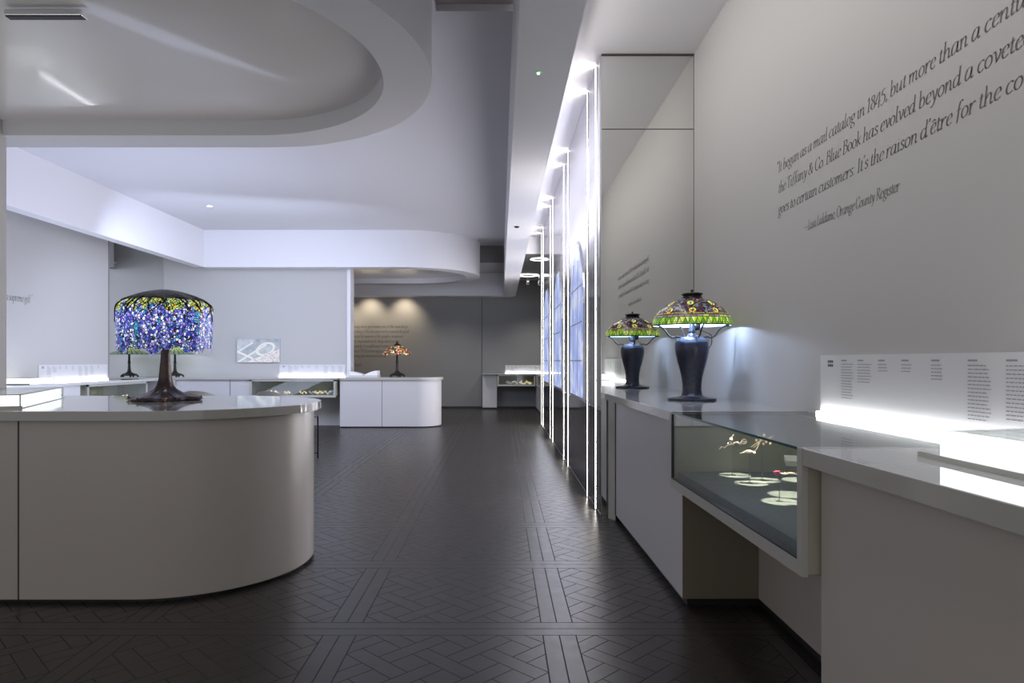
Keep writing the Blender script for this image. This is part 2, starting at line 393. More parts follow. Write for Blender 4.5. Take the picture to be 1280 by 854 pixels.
def struct(o): o['kind'] = 'structure'; return o
def copy_tree(o, parent=None):
    c = o.copy(); COL.objects.link(c)
    if parent: c.parent = parent
    for ch in [k for k in bpy.data.objects if k.parent == o]: copy_tree(ch, c)
    return c
def spl(pts, n=8):
    P = [Vector(p) for p in pts]; P = [P[0]*2-P[1]]+P+[P[-1]*2-P[-2]]; out = []
    for i in range(1, len(P)-2):
        for k in range(n):
            t = k/n; a, b, c, d = P[i-1:i+3]
            out.append(.5*((2*b)+(c-a)*t+(2*a-5*b+4*c-d)*t*t+(3*b-a-3*c+d)*t**3))
    out.append(P[-2]); return out
def stadium(xr, yc, r, xl, n=40):
    pts = [(xr+r*math.cos(a), yc+r*math.sin(a)) for a in [-PI/2+PI*i/n for i in range(n+1)]]
    return pts+[(xl, yc+r), (xl, yc-r)]

# ------------------------------------------------------------------ room shell
WX, LX, MY, CZ, SZ = 1.555, -6.52, 5.45, 3.71, 3.01
BY, FY = 13.15, 17.9
struct(MB().box(-8, 2.2, -1.5, 18.4, -.08, 0).build('floor', floor_m))
struct(MB().box(WX, WX+.2, -1.2, MY+.30, 0, CZ).build('wall_right', wall_m))
struct(MB().box(LX-.2, LX, 3.2, BY+.3, 0, CZ).build('wall_left', wall_m))
struct(MB().box(LX-.2, -2.893, BY, BY+.28, 0, CZ).build('wall_back', wall_m))
struct(MB().box(-4.6, -.48, FY, FY+.2, 0, CZ).build('wall_far', dark_wall))
struct(MB().box(-.475, 2.0, FY-.01, FY+.2, 0, CZ).build('wall_far_recess', dark_wall))
struct(MB().box(-4.8, -4.6, BY+.28, FY+.2, 0, CZ).build('wall_passage', dark_wall))
struct(MB().box(1.7, 1.9, 13.3, FY+.2, 0, CZ).build('wall_far_right', dark_wall))
c = MB()
c.box(-8, -.45, -1.5, BY+.3, CZ, CZ+.1); c.box(-.45, .10, 4.785, 13.67, CZ, CZ+.1)
c.box(-4.8, -.45, BY+.3, 15.04, CZ, CZ+.1)
struct(c.build('ceiling', ceil_m))
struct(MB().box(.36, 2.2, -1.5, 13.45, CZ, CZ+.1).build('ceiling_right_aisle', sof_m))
struct(MB().box(-.45, .10, -1.5, 4.785, CZ+.05, CZ+.15).build('ceiling_recess', simple('taupe_ceiling', (.42, .37, .35), .6)))
struct(MB().box(-.45, .36, 13.67, 15.04, CZ+.08, CZ+.18).box(-4.8, .09, 15.06, 16.8, 3.42, 3.5).build('ceiling_far_step', ceil_m))
struct(MB().box(-4.8, .09, 15.04, 15.055, 3.42, CZ+.1).build('trim_far_step', dark_wall))
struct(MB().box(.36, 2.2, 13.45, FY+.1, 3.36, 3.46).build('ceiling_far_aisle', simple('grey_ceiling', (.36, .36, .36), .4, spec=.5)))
struct(MB().box(.36, 2.2, 13.43, 13.45, 3.36, CZ+.1).build('trim_aisle_step', sof_m))
# dropped beam running away above the aisle, rounded corner into the cross bulkhead
pts = [(.09, -1.5), (.09, 16.75), (-4.6, 16.75), (-4.6, 17.15)]
pts += [(.05+.335*math.sin(a), 16.82+.33*math.cos(a)) for a in [PI/2*i/8 for i in range(9)]]
pts += [(.385, -1.5)]
struct(MB().prism(pts, 2.85, CZ).build('ceiling_beam', sof_m))
# left bulkhead fin
struct(MB().box(-5.75, -5.57, 3.6, 12.80, SZ, CZ).build('ceiling_fin', sof_m))
# oval drums: ring soffit with outer and inner fascia, glossy film ceiling inside
def drum(name, yc, xl, ro=1.5, ri=1.2, xc=-1.92):
    m = MB(); A = stadium(xc, yc, ro, xl, 56); B = stadium(xc, yc, ri, xl-.0, 56)
    n = len(A)
    ao = [m.v((p[0], p[1], SZ)) for p in A]; bo = [m.v((p[0], p[1], SZ)) for p in B]
    at = [m.v((p[0], p[1], CZ)) for p in A]; bt = [m.v((p[0], p[1], SZ+.117)) for p in B]
    for i in [k for k in range(n) if k != n-2]:
        j = (i+1) % n
        m.bm.faces.new((ao[i], ao[j], bo[j], bo[i])); m.bm.faces.new((ao[i], ao[j], at[j], at[i]))
        m.bm.faces.new((bo[i], bo[j], bt[j], bt[i]))
    o = struct(m.build(name, sof_m, smooth=30))
    mm = MB(); mm.prism(stadium(xc, yc, ri+.02, xl, 56), SZ+.117, SZ+.15)
    struct(mm.build(name+'_film', glossceil_m)); return o
drum('ceiling_oval', 4.11, -5.4)
drum('ceiling_oval_far', 14.28, -5.6)
# pillar at the left edge
struct(MB().box(-4.6, -3.883, 5.08, 5.35, 0, CZ).build('wall_pillar', wall_m))
# far wall vertical joints, skirting
struct(MB().box(-.482, -.470, FY-.016, FY, 0, 3.0).build('trim_far_joint', groove_m))
struct(MB().box(-4.5, 1.2, FY-.03, FY-.012, 0, .05).build('baseboard_far', plinth_m))
struct(MB().box(-2.955, -2.886, BY-.02, BY+.29, .94, CZ-.3).build('trim_lit_wall_end', sof_m))  # paler paint stands in for the lit end of the back wall
# mirror pier on the right
struct(MB().box(.813, WX+.2, MY+.012, MY+.30, 0, CZ-.012).build('wall_pier', lamw_m))
for z0, z1, n in ((0.0, 3.102, 'lower'), (3.110, CZ-.02, 'upper')):
    struct(MB().box(.815, WX-.004, MY, MY+.011, z0, z1).build('wall_mirror_'+n, mirror_m))
struct(MB().box(.812, WX, MY-.004, MY+.012, CZ-.018, CZ-.002).box(WX-.004, WX, MY-.002, MY+.012, 0, CZ).box(.815, WX-.004, MY+.004, MY+.011, 3.102, 3.110).build('trim_mirror', simple('bronze_trim', (.10, .085, .08), .35, metal=.6)))
struct(MB().box(.808, .815, MY-.003, MY+.014, 0, CZ-.02).build('trim_mirror_edge', chrome_m))
# mirror pier on the left wall
struct(MB().box(LX, LX+.012, 11.33, BY-.01, .95, SZ+.4).build('wall_mirror_left', mirror_m))
struct(MB().box(LX, LX+.016, 11.315, 11.33, .95, SZ+.4).build('trim_mirror_left', simple('grey_trim', (.25, .25, .25), .4)))

# LED panel wall on the right
struct(MB().box(.815, 1.6, MY+.30, 13.33, .0, CZ).build('wall_panel_core', lamw_m))
k0 = [5.68+2.3*i for i in range(4)]
pan = MB(); lo = MB()
edges = [MY+.02]
for y in k0: edges += [y, y+.54]
edges.append(13.33)
for a, b in zip(edges, edges[1:]):
    pan.box(.805, .815, a+.012, b-.012, .86, CZ-.005); lo.box(.805, .815, a+.012, b-.012, .03, .85)
struct(pan.build('wall_panel_upper', panel_m)); struct(lo.build('wall_panel_lower', simple('dark_reflection_panel', (.20, .20, .215), .08, metal=.75)))  # lower panels dark: the reflected floor is put into their colour
first = None
ordn = ['nearest to the mirror pier', 'second from the mirror pier', 'third from the mirror pier', 'fourth from the mirror pier',
        'fifth from the mirror pier', 'sixth from the mirror pier', 'next to last', 'last one down the aisle']
i = 0
for y in k0:
    for dy in (0, .54):
        if first is None:
            t = thing('light_strip', '', 'light strip', (0, 0, 0)); first = t
            MB().box(.800, .812, -.012, .012, .012, CZ-.006).build('diffuser', led_m, t)
            MB().box(.798, .814, -.018, -.012, .0, CZ-.004).build('channel', chrome_m, t)
            MB().box(.798, .814, .012, .018, .0, CZ-.004).build('channel', chrome_m, t)
        else: t = copy_tree(first)
        t.location = (0, y+dy, 0)
        tag(t, 'full height glowing white light strip in the glossy aisle wall, '+ordn[i], 'light strip', 'light strips in the aisle wall'); i += 1
# arched lit windows between the strip pairs
def arch_pts(w, h, n=14, s=1.0):
    r = w/2; zc = h-r*1.15
    return [(-r*s, 0), (r*s, 0)]+[(r*s*math.cos(a), zc+1.15*r*s*math.sin(a)) for a in [PI*i/n for i in range(n+1)]]
wl = ['nearest to the mirror pier', 'in the middle of the three', 'farthest down the aisle']
fw = None
for k in range(3):
    if fw is None:
        fw = t = thing('arched_window', '', 'window', (.8, 0, 0))
        MB().extr(arch_pts(1.20, 1.62), 'x', -.006, .004).build('window_frame', chrome_m, t)
        MB().extr(arch_pts(1.12, 1.57), 'x', -.012, -.006).build('pane', win_m, t, loc=(0, 0, .02))
        g = MB()
        for yy in (-.19, .19): g.box(-.018, -.012, yy-.006, yy+.006, .02, 1.40)
        for zz in (.38, .76, 1.12): g.box(-.018, -.012, -.55, .55, zz-.006, zz+.006)
        g.build('glazing_bars', simple('pale_bars', (.8, .84, .95), .4), t)
    else: t = copy_tree(fw)
    t.location = (.803, 7.1+2.3*k, .87)
    tag(t, 'tall blue-lit arched window set in the glossy aisle wall, '+wl[k], 'window', 'arched windows in the aisle wall')

# ------------------------------------------------------------------ counters, right side
CT = .993
def slab(mb, pts, z0, z1): return mb.prism(pts, z0, z1)
t = thing('cabinet', 'pale grey cabinet under the two-lamp end of the right counter, against the mirror pier', 'cabinet', (1.1, 4.4, 0))
W = lambda: MB((1.1, 4.4, 0))
W().prism([(.905, MY-.05), (.925, 3.443), (WX-.002, 3.443), (WX-.002, MY-.05)], .045, CT-.05).build('body', lamw_m, t)
W().prism([(.935, MY-.02), (.955, 3.47), (WX-.002, 3.47), (WX-.002, MY-.02)], 0, .045).build('plinth', plinth_m, t)
W().prism([(.9235, 3.4405), (1.308, 3.4405), (1.308, 3.4425), (.9235, 3.4425)], .045, .62).build('end_panel', ochre_m, t)
W().prism([(.8985, 5.315), (.9, 5.325), (.915, 5.325), (.915, 5.315)], .045, CT-.05).build('joint', groove_m, t)
W().prism([(.860, MY-.048), (.9045, MY-.048), (.9045, MY-.13), (.8998, MY-.13)], .0, CT-.05).build('end_post', edge_m, t)
t = thing('worktop', 'polished white worktop carrying the peony lamp beside the mirror', 'worktop', (1.1, 4.4, .94))
W = lambda: MB((1.1, 4.4, .94))
W().prism([(.826, MY-.003), (.862, 3.456), (WX-.001, 3.456), (WX-.001, MY-.003)], CT-.049, CT).build('slab', top_m, t, bevel=.002)
W().prism([(.8255, MY-.004), (.8615, 3.4565), (.8645, 3.4565), (.8285, MY-.004)], CT-.048, CT-.002).build('edge_band', edge_m, t)
# display case
Y0, Y1, XF0, XF1, XB, CZB = 2.0, 3.439, .888, .863, 1.30, .635
def xf(y): return XF1+(XF0-XF1)*(Y1-y)/(Y1-Y0)
t = thing('display_case', 'glass fronted jewellery case hanging in the right counter, lit from inside', 'display case', (1.1, 2.7, .6))
W = lambda: MB((1.1, 2.7, .6))
f = W()
def fr(mb, ya, yb, z0, z1, d=.018): mb.prism([(xf(ya), ya), (xf(yb), yb), (xf(yb)+d, yb), (xf(ya)+d, ya)], z0, z1)
fr(f, Y0, Y1, CZB-.022, CZB+.022); fr(f, Y0, Y0+.032, CZB+.022, CT-.001); fr(f, Y1-.012, Y1, CZB+.022, CT-.001)
f.build('front_frame', frame_m, t)
g = W(); fr(g, Y0+.032, Y1-.012, CZB+.022, CZB+.027, .016); fr(g, Y1-.016, Y1-.012, CZB+.022, CT-.012, .016); g.build('gasket', plinth_m, t)
W().prism([(xf(Y0)+.0185, Y0), (xf(Y0)+.0185, Y0+.012), (XB, Y0+.012), (XB, Y0)], CZB-.015, CT-.055).build('end_panel', simple('olive_panel', (.40, .385, .30), .4), t)
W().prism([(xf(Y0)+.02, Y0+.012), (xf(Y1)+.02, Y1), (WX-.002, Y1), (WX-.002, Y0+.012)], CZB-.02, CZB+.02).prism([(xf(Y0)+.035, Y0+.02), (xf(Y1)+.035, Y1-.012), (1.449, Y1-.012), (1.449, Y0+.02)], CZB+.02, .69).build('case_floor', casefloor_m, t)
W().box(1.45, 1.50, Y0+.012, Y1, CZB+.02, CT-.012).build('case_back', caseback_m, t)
W().box(.885, 1.45, Y1-.010, Y1-.002, CZB+.02, CT-.012).build('case_end', caseback_m, t)
W().prism([(xf(Y0+.03)+.006, Y0+.033), (xf(Y1)+.006, Y1-.014), (xf(Y1)+.011, Y1-.014), (xf(Y0+.03)+.011, Y0+.033)], CZB+.022, CT-.009).build('front_pane', glass_m, t)
W().prism([(xf(Y0)+.002, Y0+.034), (xf(Y1)+.002, Y1-.014), (1.548, Y1-.014), (1.548, Y0+.034)], CT-.008, CT).build('top_pane', glass_m, t)
W().prism([(xf(Y0)+.0005, Y0+.034), (xf(Y1)+.0005, Y1-.014), (xf(Y1)+.002, Y1-.014), (xf(Y0)+.002, Y0+.034)], CT-.009, CT-.001).build('glass_edge', glassedge_m, t)
W().box(.87, 1.548, Y1-.014, Y1-.004, CT-.006, CT+.0006).build('top_frame', simple('bronze_bar', (.14, .13, .10), .4, metal=.5), t)
W().box(.905, 1.54, Y0+.0, Y0+.034, CT-.03, CT-.0005).build('top_rail', edge_m, t)
# lining of the recess under the case
t = thing('recess_panel', 'shadowed beige back panel under the hanging display case', 'panel', (1.31, 2.6, 0))
MB((1.31, 2.6, 0)).box(1.31, 1.325, 1.99, 3.44, .045, CZB-.024).build('panel', lam_m, t)
MB((1.31, 2.6, 0)).box(1.328, 1.345, 1.99, 3.44, 0, .045).build('plinth', plinth_m, t)
# near cabinet and worktop
t = thing('cabinet', 'large beige cabinet at the near end of the right counter, cut by the photo edge', 'cabinet', (1.2, 1.0, 0))
W = lambda: MB((1.2, 1.0, 0))
W().prism([(.938, 1.985), (.975, -.6), (WX-.002, -.6), (WX-.002, 1.985)], .045, CT-.052).build('body', lam_m, t)
W().prism([(.97, 1.96), (1.0, -.6), (WX-.002, -.6), (WX-.002, 1.96)], 0, .045).build('plinth', plinth_m, t)
t = thing('worktop', 'polished white worktop at the near right, holding the lit showcase', 'worktop', (1.2, 1.0, .94))
W = lambda: MB((1.2, 1.0, .94))
W().prism([(.889, 1.994), (.985, -.6), (WX-.001, -.6), (WX-.001, 1.994)], CT-.051, CT).build('slab', top_m, t, bevel=.002)
W().prism([(.8882, 1.9945), (.984, -.6), (.987, -.6), (.8912, 1.9945)], CT-.050, CT-.002).build('edge_band', edge_m, t)

# label panels with light bars. axis: 'r' right wall, 'l' left wall, 'b' facing the camera
def bars(mb, u0, z0, widths, dz, hgt, put):
    for i, wd in enumerate(widths): put(mb, u0, u0+wd, z0-i*dz, z0-i*dz-hgt)
def label_panel(name, label, face, pos, a0, a1, z0, z1, dense=1.0):
    """face -> function (u along reading direction 0..L, depth out of wall, z) -> xyz"""
    L = abs(a1-a0)
    if face == 'r': P = lambda u, d, z: (pos-d, a0-u, z)
    elif face == 'l': P = lambda u, d, z: (pos+d, a0+u, z)
    else: P = lambda u, d, z: (a0+u, pos-d, z)
    org = Vector(P(L/2, 0, z0)); t = thing(name, label, 'label panel', org)
    def bx(mb, u0, u1, d0, d1, za, zb):
        p = P(u0, d0, za); q = P(u1, d1, zb)
        mb.box(min(p[0], q[0]), max(p[0], q[0]), min(p[1], q[1]), max(p[1], q[1]), min(za, zb), max(za, zb))
    m = MB(org); bx(m, 0, L, .002, .014, z0, z1); m.build('card', label_m, t)
    m = MB(org); bx(m, .0, L, .02, .035, z0+.001, z0+.014*dense); m.build('light_bar', bar_m, t)
    # printed columns
    m = MB(org); put = lambda mb, u0, u1, za, zb: bx(mb, u0, u1, .014, .0146, zb, za)
    rr = random.Random(len(name)+int(L*100)); H0 = z1-.022
    k = (z1-z0)/.283
    us = [.20, .34, .50, .66, .84, 1.03, 1.20, 1.37, 1.58, 1.8, 2.0]
    lens = [13, 7, 3, 3, 5, 15, 14, 11, 3, 8, 5]
    for u, n in zip(us, lens):
        if u*k+.1*k > L: break
        m = MB(org); put(m, u*k, (u+.045)*k, H0, H0-.006*k)
        for i in range(n):
            za = H0-(.018+.0125*i)*k
            uu = u*k; end = uu+(.085+.022*rr.random())*k*(1 if n > 5 else .6)
            while uu < end:
                wd = (.007+.014*rr.random())*k; put(m, uu, min(uu+wd, end), za, za-.0034*k); uu += wd+.004*k
        m.build('text_column', ink2_m, t)
    m = MB(org)
    for j in range(2):
        for i in range(4): put(m, (.075+i*.013)*k, (.085+i*.013)*k, H0-(.002+j*.018)*k, H0-(.014+j*.018)*k)
    m.build('heading', ink_m, t)
    return t
label_panel('label_panel', 'long white label panel with printed columns behind the near right worktop', 'r', WX, 3.27, .9, CT, 1.276)
label_panel('label_panel', 'white label strip on the left wall above the long counter', 'l', LX, 9.59, 11.26, .94, 1.19)
label_panel('label_panel', 'white label strip on the back wall above the green-lined case', 'b', BY, -4.26, -2.99, .94, 1.175)
label_panel('label_panel', 'small white label strip on the far wall at the end of the aisle', 'b', FY-.01, .14, 1.35, .919, 1.13)

# lit showcases (low glass boxes)
def vitrine(label, corner, rz, w, d, h, zb, glow=True):
    """corner = front right corner, local x to the left (negative), y away"""
    t = thing('glass_showcase', label, 'showcase', (corner[0], corner[1], zb), rz)
    fr = .008
    m = MB(); m.box(-w, fr, -fr, 0, 0, .014).box(0, fr, 0, d, 0, .004).box(-w, 0, d, d+fr, 0, .004); m.build('base_rail', frame_m, t)
    MB().box(-w+.01, -.012, .012, d-.012, .001, h-.012).build('lit_body', box_m, t)
    m = MB(); m.box(-.006, 0, 0, .006, .014, h).box(-w, 0, 0, .005, h-.006, h).box(-.005, 0, 0, d, h-.006, h).box(-.006, 0, d-.006, d, .004, h)
    m.build('edge_frame', frame_m, t)
    m = MB(); m.box(-w, -.006, .001, .004, .014, h-.006).box(-.004, -.001, .006, d-.006, .004, h-.006); m.build('side_panes', glass_m, t)
    MB().box(-w, -.001, .001, d, h-.0055, h-.001).build('top_pane', glass_m, t)
    return t
v = vitrine('bright lit glass showcase on the near left island', (-2.58, 3.66), .40, 1.2, 1.15, .076, CT)
v = vitrine('bright lit glass showcase on the left counter by the photo edge', (-6.06, 8.75), .0, .42, .5, .085, .94)
# right one: mirrored so that its glass runs to the wall
t = thing('glass_showcase', 'glowing white showcase with grey rail on the near right worktop', 'showcase', (1.135, 1.80, CT))
M0 = lambda: MB()
M0().box(-.012, .0, -1.2, .03, 0, .014).box(0, .38, .012, .024, 0, .006).build('base_rail', frame_m, t)
M0().box(.004, .36, -1.2, -.04, .001, .076).build('lit_base', box_m, t)
M0().box(.0, .375, -1.2, -.035, .0765, .081).build('top_pane', glass_m, t)
M0().box(.0, .003, -1.2, -.035, .001, .0765).build('front_pane', glass_m, t)

# ------------------------------------------------------------------ islands
def island(label, xc, yc, r, xl, ztop, seams, over=.045, th=.05, name='display_island', notch=None):
    def stadium(xc, yc, r, xl, n=40):
        pts = [(xc+r*math.cos(a), yc+r*math.sin(a)) for a in [-PI/2+PI*i/n for i in range(n+1)]]
        if notch: return pts+[(notch[0], yc+r), (notch[0], notch[1]), (xl, notch[1]), (xl, yc-r)]
        return pts+[(xl, yc+r), (xl, yc-r)]
    t = thing(name, label, 'island counter', (xc-.5, yc, 0)); o = (xc-.5, yc, 0)
    MB(o).prism(stadium(xc, yc, r, xl, 60), .022, ztop-th).build('body', lam_m, t, smooth=30)
    MB(o).prism(stadium(xc, yc, r-.03, xl, 40), 0, .022).build('plinth', plinth_m, t)
    MB(o).prism(stadium(xc, yc, r+over, xl, 72), ztop-th, ztop).build('worktop', top_m, t, smooth=30, bevel=.002)
    m = MB(o); A = stadium(xc, yc, r+over+.001, xl, 72)[:73]; 
    lo = [m.v((p[0], p[1], ztop-th+.002)) for p in A]; hi = [m.v((p[0], p[1], ztop-.003)) for p in A]
    # front rim band
    l2 = [m.v((xl, A[0][1], ztop-th+.002))]+lo; h2 = [m.v((xl, A[0][1], ztop-.003))]+hi
    for a in range(len(l2)-1): m.bm.faces.new((l2[a], l2[a+1], h2[a+1], h2[a]))
    m.build('rim_band', edge_m, t, smooth=30)
    for s in seams:
        MB(o).box(s-.004, s+.004, yc-r-.0015, yc-r+.004, .022, ztop-th-.002).build('joint', groove_m, t)
    return t
island('large curved island counter in the left foreground with the wisteria lamp', -1.90, 4.215, .72, -4.4, CT, [-2.475])
# far island: narrower, white
xr = -1.55
t = island('small white curved island near the back, carrying open papers and a poppy lamp', -1.55, 13.1, .42, -2.985, .937, [-2.2], over=.04, notch=(-2.885, BY-.006))
for ch in t.children:
    if ch.name.startswith('body'): ch.data.materials[0] = lamw_m

# ------------------------------------------------------------------ wisteria lamp
t = thing('table_lamp', 'tall lamp with blue and violet wisteria glass shade and tree trunk base', 'lamp', (-2.19, 4.45, CT))
def rootmod(a, z):
    k = max(0, 1-z/.13); return 1+.10*k*math.cos(6*a)+.05*k*math.cos(11*a+1)+.06*math.cos(4*a+z*20)*.6
prof = [(.19, 0), (.212, .004), (.214, .012), (.205, .020), (.17, .027), (.12, .042), (.078, .062), (.055, .095), (.041, .14), (.034, .20), (.028, .28), (.024, .40), (.022, .50), (.02, .60)]
MB().lathe(prof, 72, mod=rootmod).build('trunk_base', brown_m, t, smooth=60)
r = MB()
for a in range(6):
    an = a*PI/3+.2; ca, sa = math.cos(an), math.sin(an)
    r.tube(spl([(.026*ca, .026*sa, .22), (.044*ca, .044*sa, .10), (.10*ca, .10*sa, .048), (.17*ca, .17*sa, .026), (.215*ca, .215*sa, .018), (.222*ca, .222*sa, .026)], 5), [.006]*25+[.007], 6)
r.build('roots', brown_m, t, smooth=True)
zs = .325   # lower edge of the shade above worktop
Rw = .288
sh = MB(); seg = 180
prof = []
for i in range(9): prof.append((Rw*(.985+.015*i/8), .0+i*.033))
prof += [(Rw*.985, .282), (Rw*.95, .298), (Rw*.88, .313), (Rw*.78, .330), (Rw*.64, .348), (Rw*.48, .364), (Rw*.30, .378), (Rw*.14, .386)]
rings = []
rr = random.Random(3); ph = [rr.random()*6 for _ in range(5)]
for j, (rad, z) in enumerate(prof):
    ring = []
    for i in range(seg):
        a = 2*PI*i/seg; zz = z
        if j == 0: zz = z+.018*math.sin(7*a+ph[0])+.012*math.sin(17*a+ph[1])+.010*abs(math.sin(45*a))+.006*math.sin(61*a+ph[2])
        ring.append(sh.v((rad*math.cos(a), rad*math.sin(a), zz)))
    rings.append(ring)
for a, b in zip(rings, rings[1:]):
    for i in range(seg): sh.bm.faces.new((a[i], a[(i+1) % seg], b[(i+1) % seg], b[i]))
sho = sh.build('lamp_shade', wist_m, t, smooth=True, loc=(0, 0, zs))
def shadeR(z):
    for (r0, z0), (r1, z1) in zip(prof, prof[1:]):
        if z0 <= z <= z1: return r0+(r1-r0)*(z-z0)/(z1-z0)
    return prof[-1][0]
cap = MB(); cp = [(Rw*.86, .322), (Rw*.79, .336), (Rw*.65, .355), (Rw*.49, .372), (Rw*.31, .386), (Rw*.15, .394), (.004, .397)]
cap.lathe(cp, 60, mod=lambda a, z: 1+.05*math.sin(9*a+z*40)*(1 if z < .36 else .3)).build('branch_cap', crown_m, t, smooth=True, loc=(0, 0, zs))
br = MB(); rr = random.Random(11)
for k in range(30):
    a = 2*PI*k/30+rr.uniform(-.1, .1); z = .336; pts = []
    n = rr.randint(5, 10); da = rr.uniform(-.05, .05)
    for q in range(n):
        R = shadeR(max(0, z))+.003; pts.append((R*math.cos(a), R*math.sin(a), z)); z -= rr.uniform(.012, .022); a += da+rr.uniform(-.04, .04)
    br = MB(); br.tube(pts, [.0055*(1-.7*i/len(pts))+.001 for i in range(len(pts))], 5)
    if n > 5:
        p = pts[2]; a2 = math.atan2(p[1], p[0]); z2 = p[2]; q2 = []
        for q in range(4):
            R = shadeR(z2)+.003; q2.append((R*math.cos(a2), R*math.sin(a2), z2)); z2 -= .013; a2 -= (da+.07)
        br.tube(q2, [.003, .0025, .002, .0012], 5)
    br.build('twig', iron_m, t, smooth=True, loc=(0, 0, zs))
MB().tube([(0, 0, .58), (0, 0, zs+.375)], .008).build('shade_support', iron_m, t)
MB().tube([(.10, -.165, .010), (.10, -.205, .022), (.10, -.21, .004)], .005).build('small_tag', simple('copper_tag', (.5, .2, .1), .4, metal=.5), t)
point('wisteria_bulb', (-2.19, 4.45, CT+.50), 2.2, (.9, .92, 1.0), .05)

# ------------------------------------------------------------------ peony lamp
LP = (1.256, 4.45, CT)
t = thing('table_lamp', 'domed peony glass lamp on a dark bronze urn, standing on the right worktop', 'lamp', LP)
vase = [(.150, 0), (.155, .004), (.152, .012), (.120, .016), (.085, .022), (.068, .032), (.062, .06), (.062, .10), (.068, .15), (.080, .20), (.094, .25), (.105, .30), (.111, .34), (.110, .37), (.100, .392), (.082, .405), (.055, .412), (.03, .416)]
MB().lathe(vase, 64, mod=lambda a, z: 1+(.035*math.cos(8*a) if z < .013 else .012*math.cos(8*a))).build('urn_base', bronze_m, t, smooth=50)
MB().lathe([(.035, .410), (.030, .425), (.020, .435), (.022, .455), (.016, .47), (.014, .60), (.01, .70)], 20).build('neck', bronze_m, t, smooth=True)
for k in range(4):
    a = k*PI/2+.05; ca, sa = math.cos(a), math.sin(a)
    pts = spl([(.055*ca, .055*sa, .405), (.10*ca, .10*sa, .415), (.125*ca, .125*sa, .408), (.155*ca, .155*sa, .425), (.185*ca, .185*sa, .462), (.225*ca, .225*sa, .487), (.248*ca, .248*sa, .49)], 6)
    MB().tube(pts, .0055, 8).build('shade_arm', iron_m, t, smooth=True)
for k, (a, rr_) in enumerate(((-1.2, .06), (.9, .055))):
    ca, sa = math.cos(a), math.sin(a)
    so = MB().lathe([(.010, .455), (.016, .462), (.018, .49), (.012, .50)], 16, c=(rr_*ca, rr_*sa)).build('socket', iron_m, t, smooth=True)
ch = MB().tube(spl([(.03, -.02, .46), (.07, -.07, .44), (.10, -.08, .42), (.105, -.075, .37), (.09, -.08, .34)], 6), .0025, 6).build('pull_chain', iron_m, t)
dome = [(.252, 0), (.2525, .012), (.250, .030), (.243, .050), (.232, .068), (.214, .092), (.190, .116), (.160, .138), (.125, .157), (.090, .170), (.066, .176)]
SZ0 = .487
MB().lathe(dome, 96, caps=False).build('lamp_shade', peony_m, t, smooth=True, loc=(0, 0, SZ0))
MB().lathe([(r_-.004, z_-.001) for r_, z_ in dome], 64, caps=False).build('inner_shade', shade_in, t, smooth=True, loc=(0, 0, SZ0))
MB().lathe([(.254, -.004), (.256, .0), (.254, .004), (.248, .0), (.254, -.004)], 96, caps=False).build('shade_rim', iron_m, t, loc=(0, 0, SZ0))
MB().lathe([(.070, .172), (.068, .180), (.060, .190), (.062, .198), (.070, .204), (.066, .210), (.030, .216), (.006, .218), (.006, .224), (.010, .230), (.004, .236)], 40).build('shade_cap', iron_m, t, smooth=True, loc=(0, 0, SZ0))
for k, (dx, dy) in enumerate(((-.03, -.04), (-.04, .05))):
    point('peony_bulb', (LP[0]+dx, LP[1]+dy, CT+.53), 6.5, (.52, .66, 1.0), .014)

# ------------------------------------------------------------------ lily lamp (left) and poppy lamp (far)
def foot_base(mb, h, r0):
    mb.lathe([(r0*.9, .03), (r0, .05), (r0*.75, .07), (r0*.45, .085), (r0*.26, .11), (r0*.2, .16), (r0*.17, h*.6), (r0*.26, h*.62), (r0*.16, h*.66), (r0*.14, h)], 24)
    for k in range(5):
        a = 2*PI*k/5+.3; mb.tube([(r0*.8*math.cos(a), r0*.8*math.sin(a), .06), (r0*1.1*math.cos(a), r0*1.1*math.sin(a), .03), (r0*1.12*math.cos(a), r0*1.12*math.sin(a), .004)], [.014, .016, .018], 8)
t = thing('table_lamp', 'lamp with wide green cone glass shade on the back counter, at the left corner mirror', 'lamp', (-6.08, 12.72, .94))
b_ = MB(); foot_base(b_, .44, .13); b_.build('footed_base', iron_m, t, smooth=True)
MB().lathe([(.345, 0), (.345, .006), (.26, .045), (.16, .092), (.07, .125), (.055, .13)], 48, caps=False).build('lamp_shade', lily_m, t, smooth=True, loc=(0, 0, .43))
MB().lathe([(.06, .128), (.05, .14), (.02, .15), (.006, .165)], 24).build('shade_cap', iron_m, t, smooth=True, loc=(0, 0, .43))
point('lily_bulb', (-6.08, 12.72, 1.42), 3, (.7, .8, 1), .03)
t = thing('table_lamp', 'small lamp with red and orange poppy glass shade on the far island', 'lamp', (-1.99, 13.15, .937))
b_ = MB(); foot_base(b_, .44, .125); b_.build('footed_base', iron_m, t, smooth=True)
MB().lathe([(.28, 0), (.275, .02), (.25, .06), (.21, .105), (.16, .145), (.11, .172), (.075, .185)], 48, caps=False).build('lamp_shade', pop_m, t, smooth=True, loc=(0, 0, .425))
MB().lathe([(.085, .178), (.06, .20), (.04, .215), (.015, .225), (.02, .25), (.004, .262)], 24).build('shade_cap', iron_m, t, smooth=True, loc=(0, 0, .425))
point('poppy_bulb', (-1.99, 13.15, 1.44), 1.5, (1, .9, .8), .03)
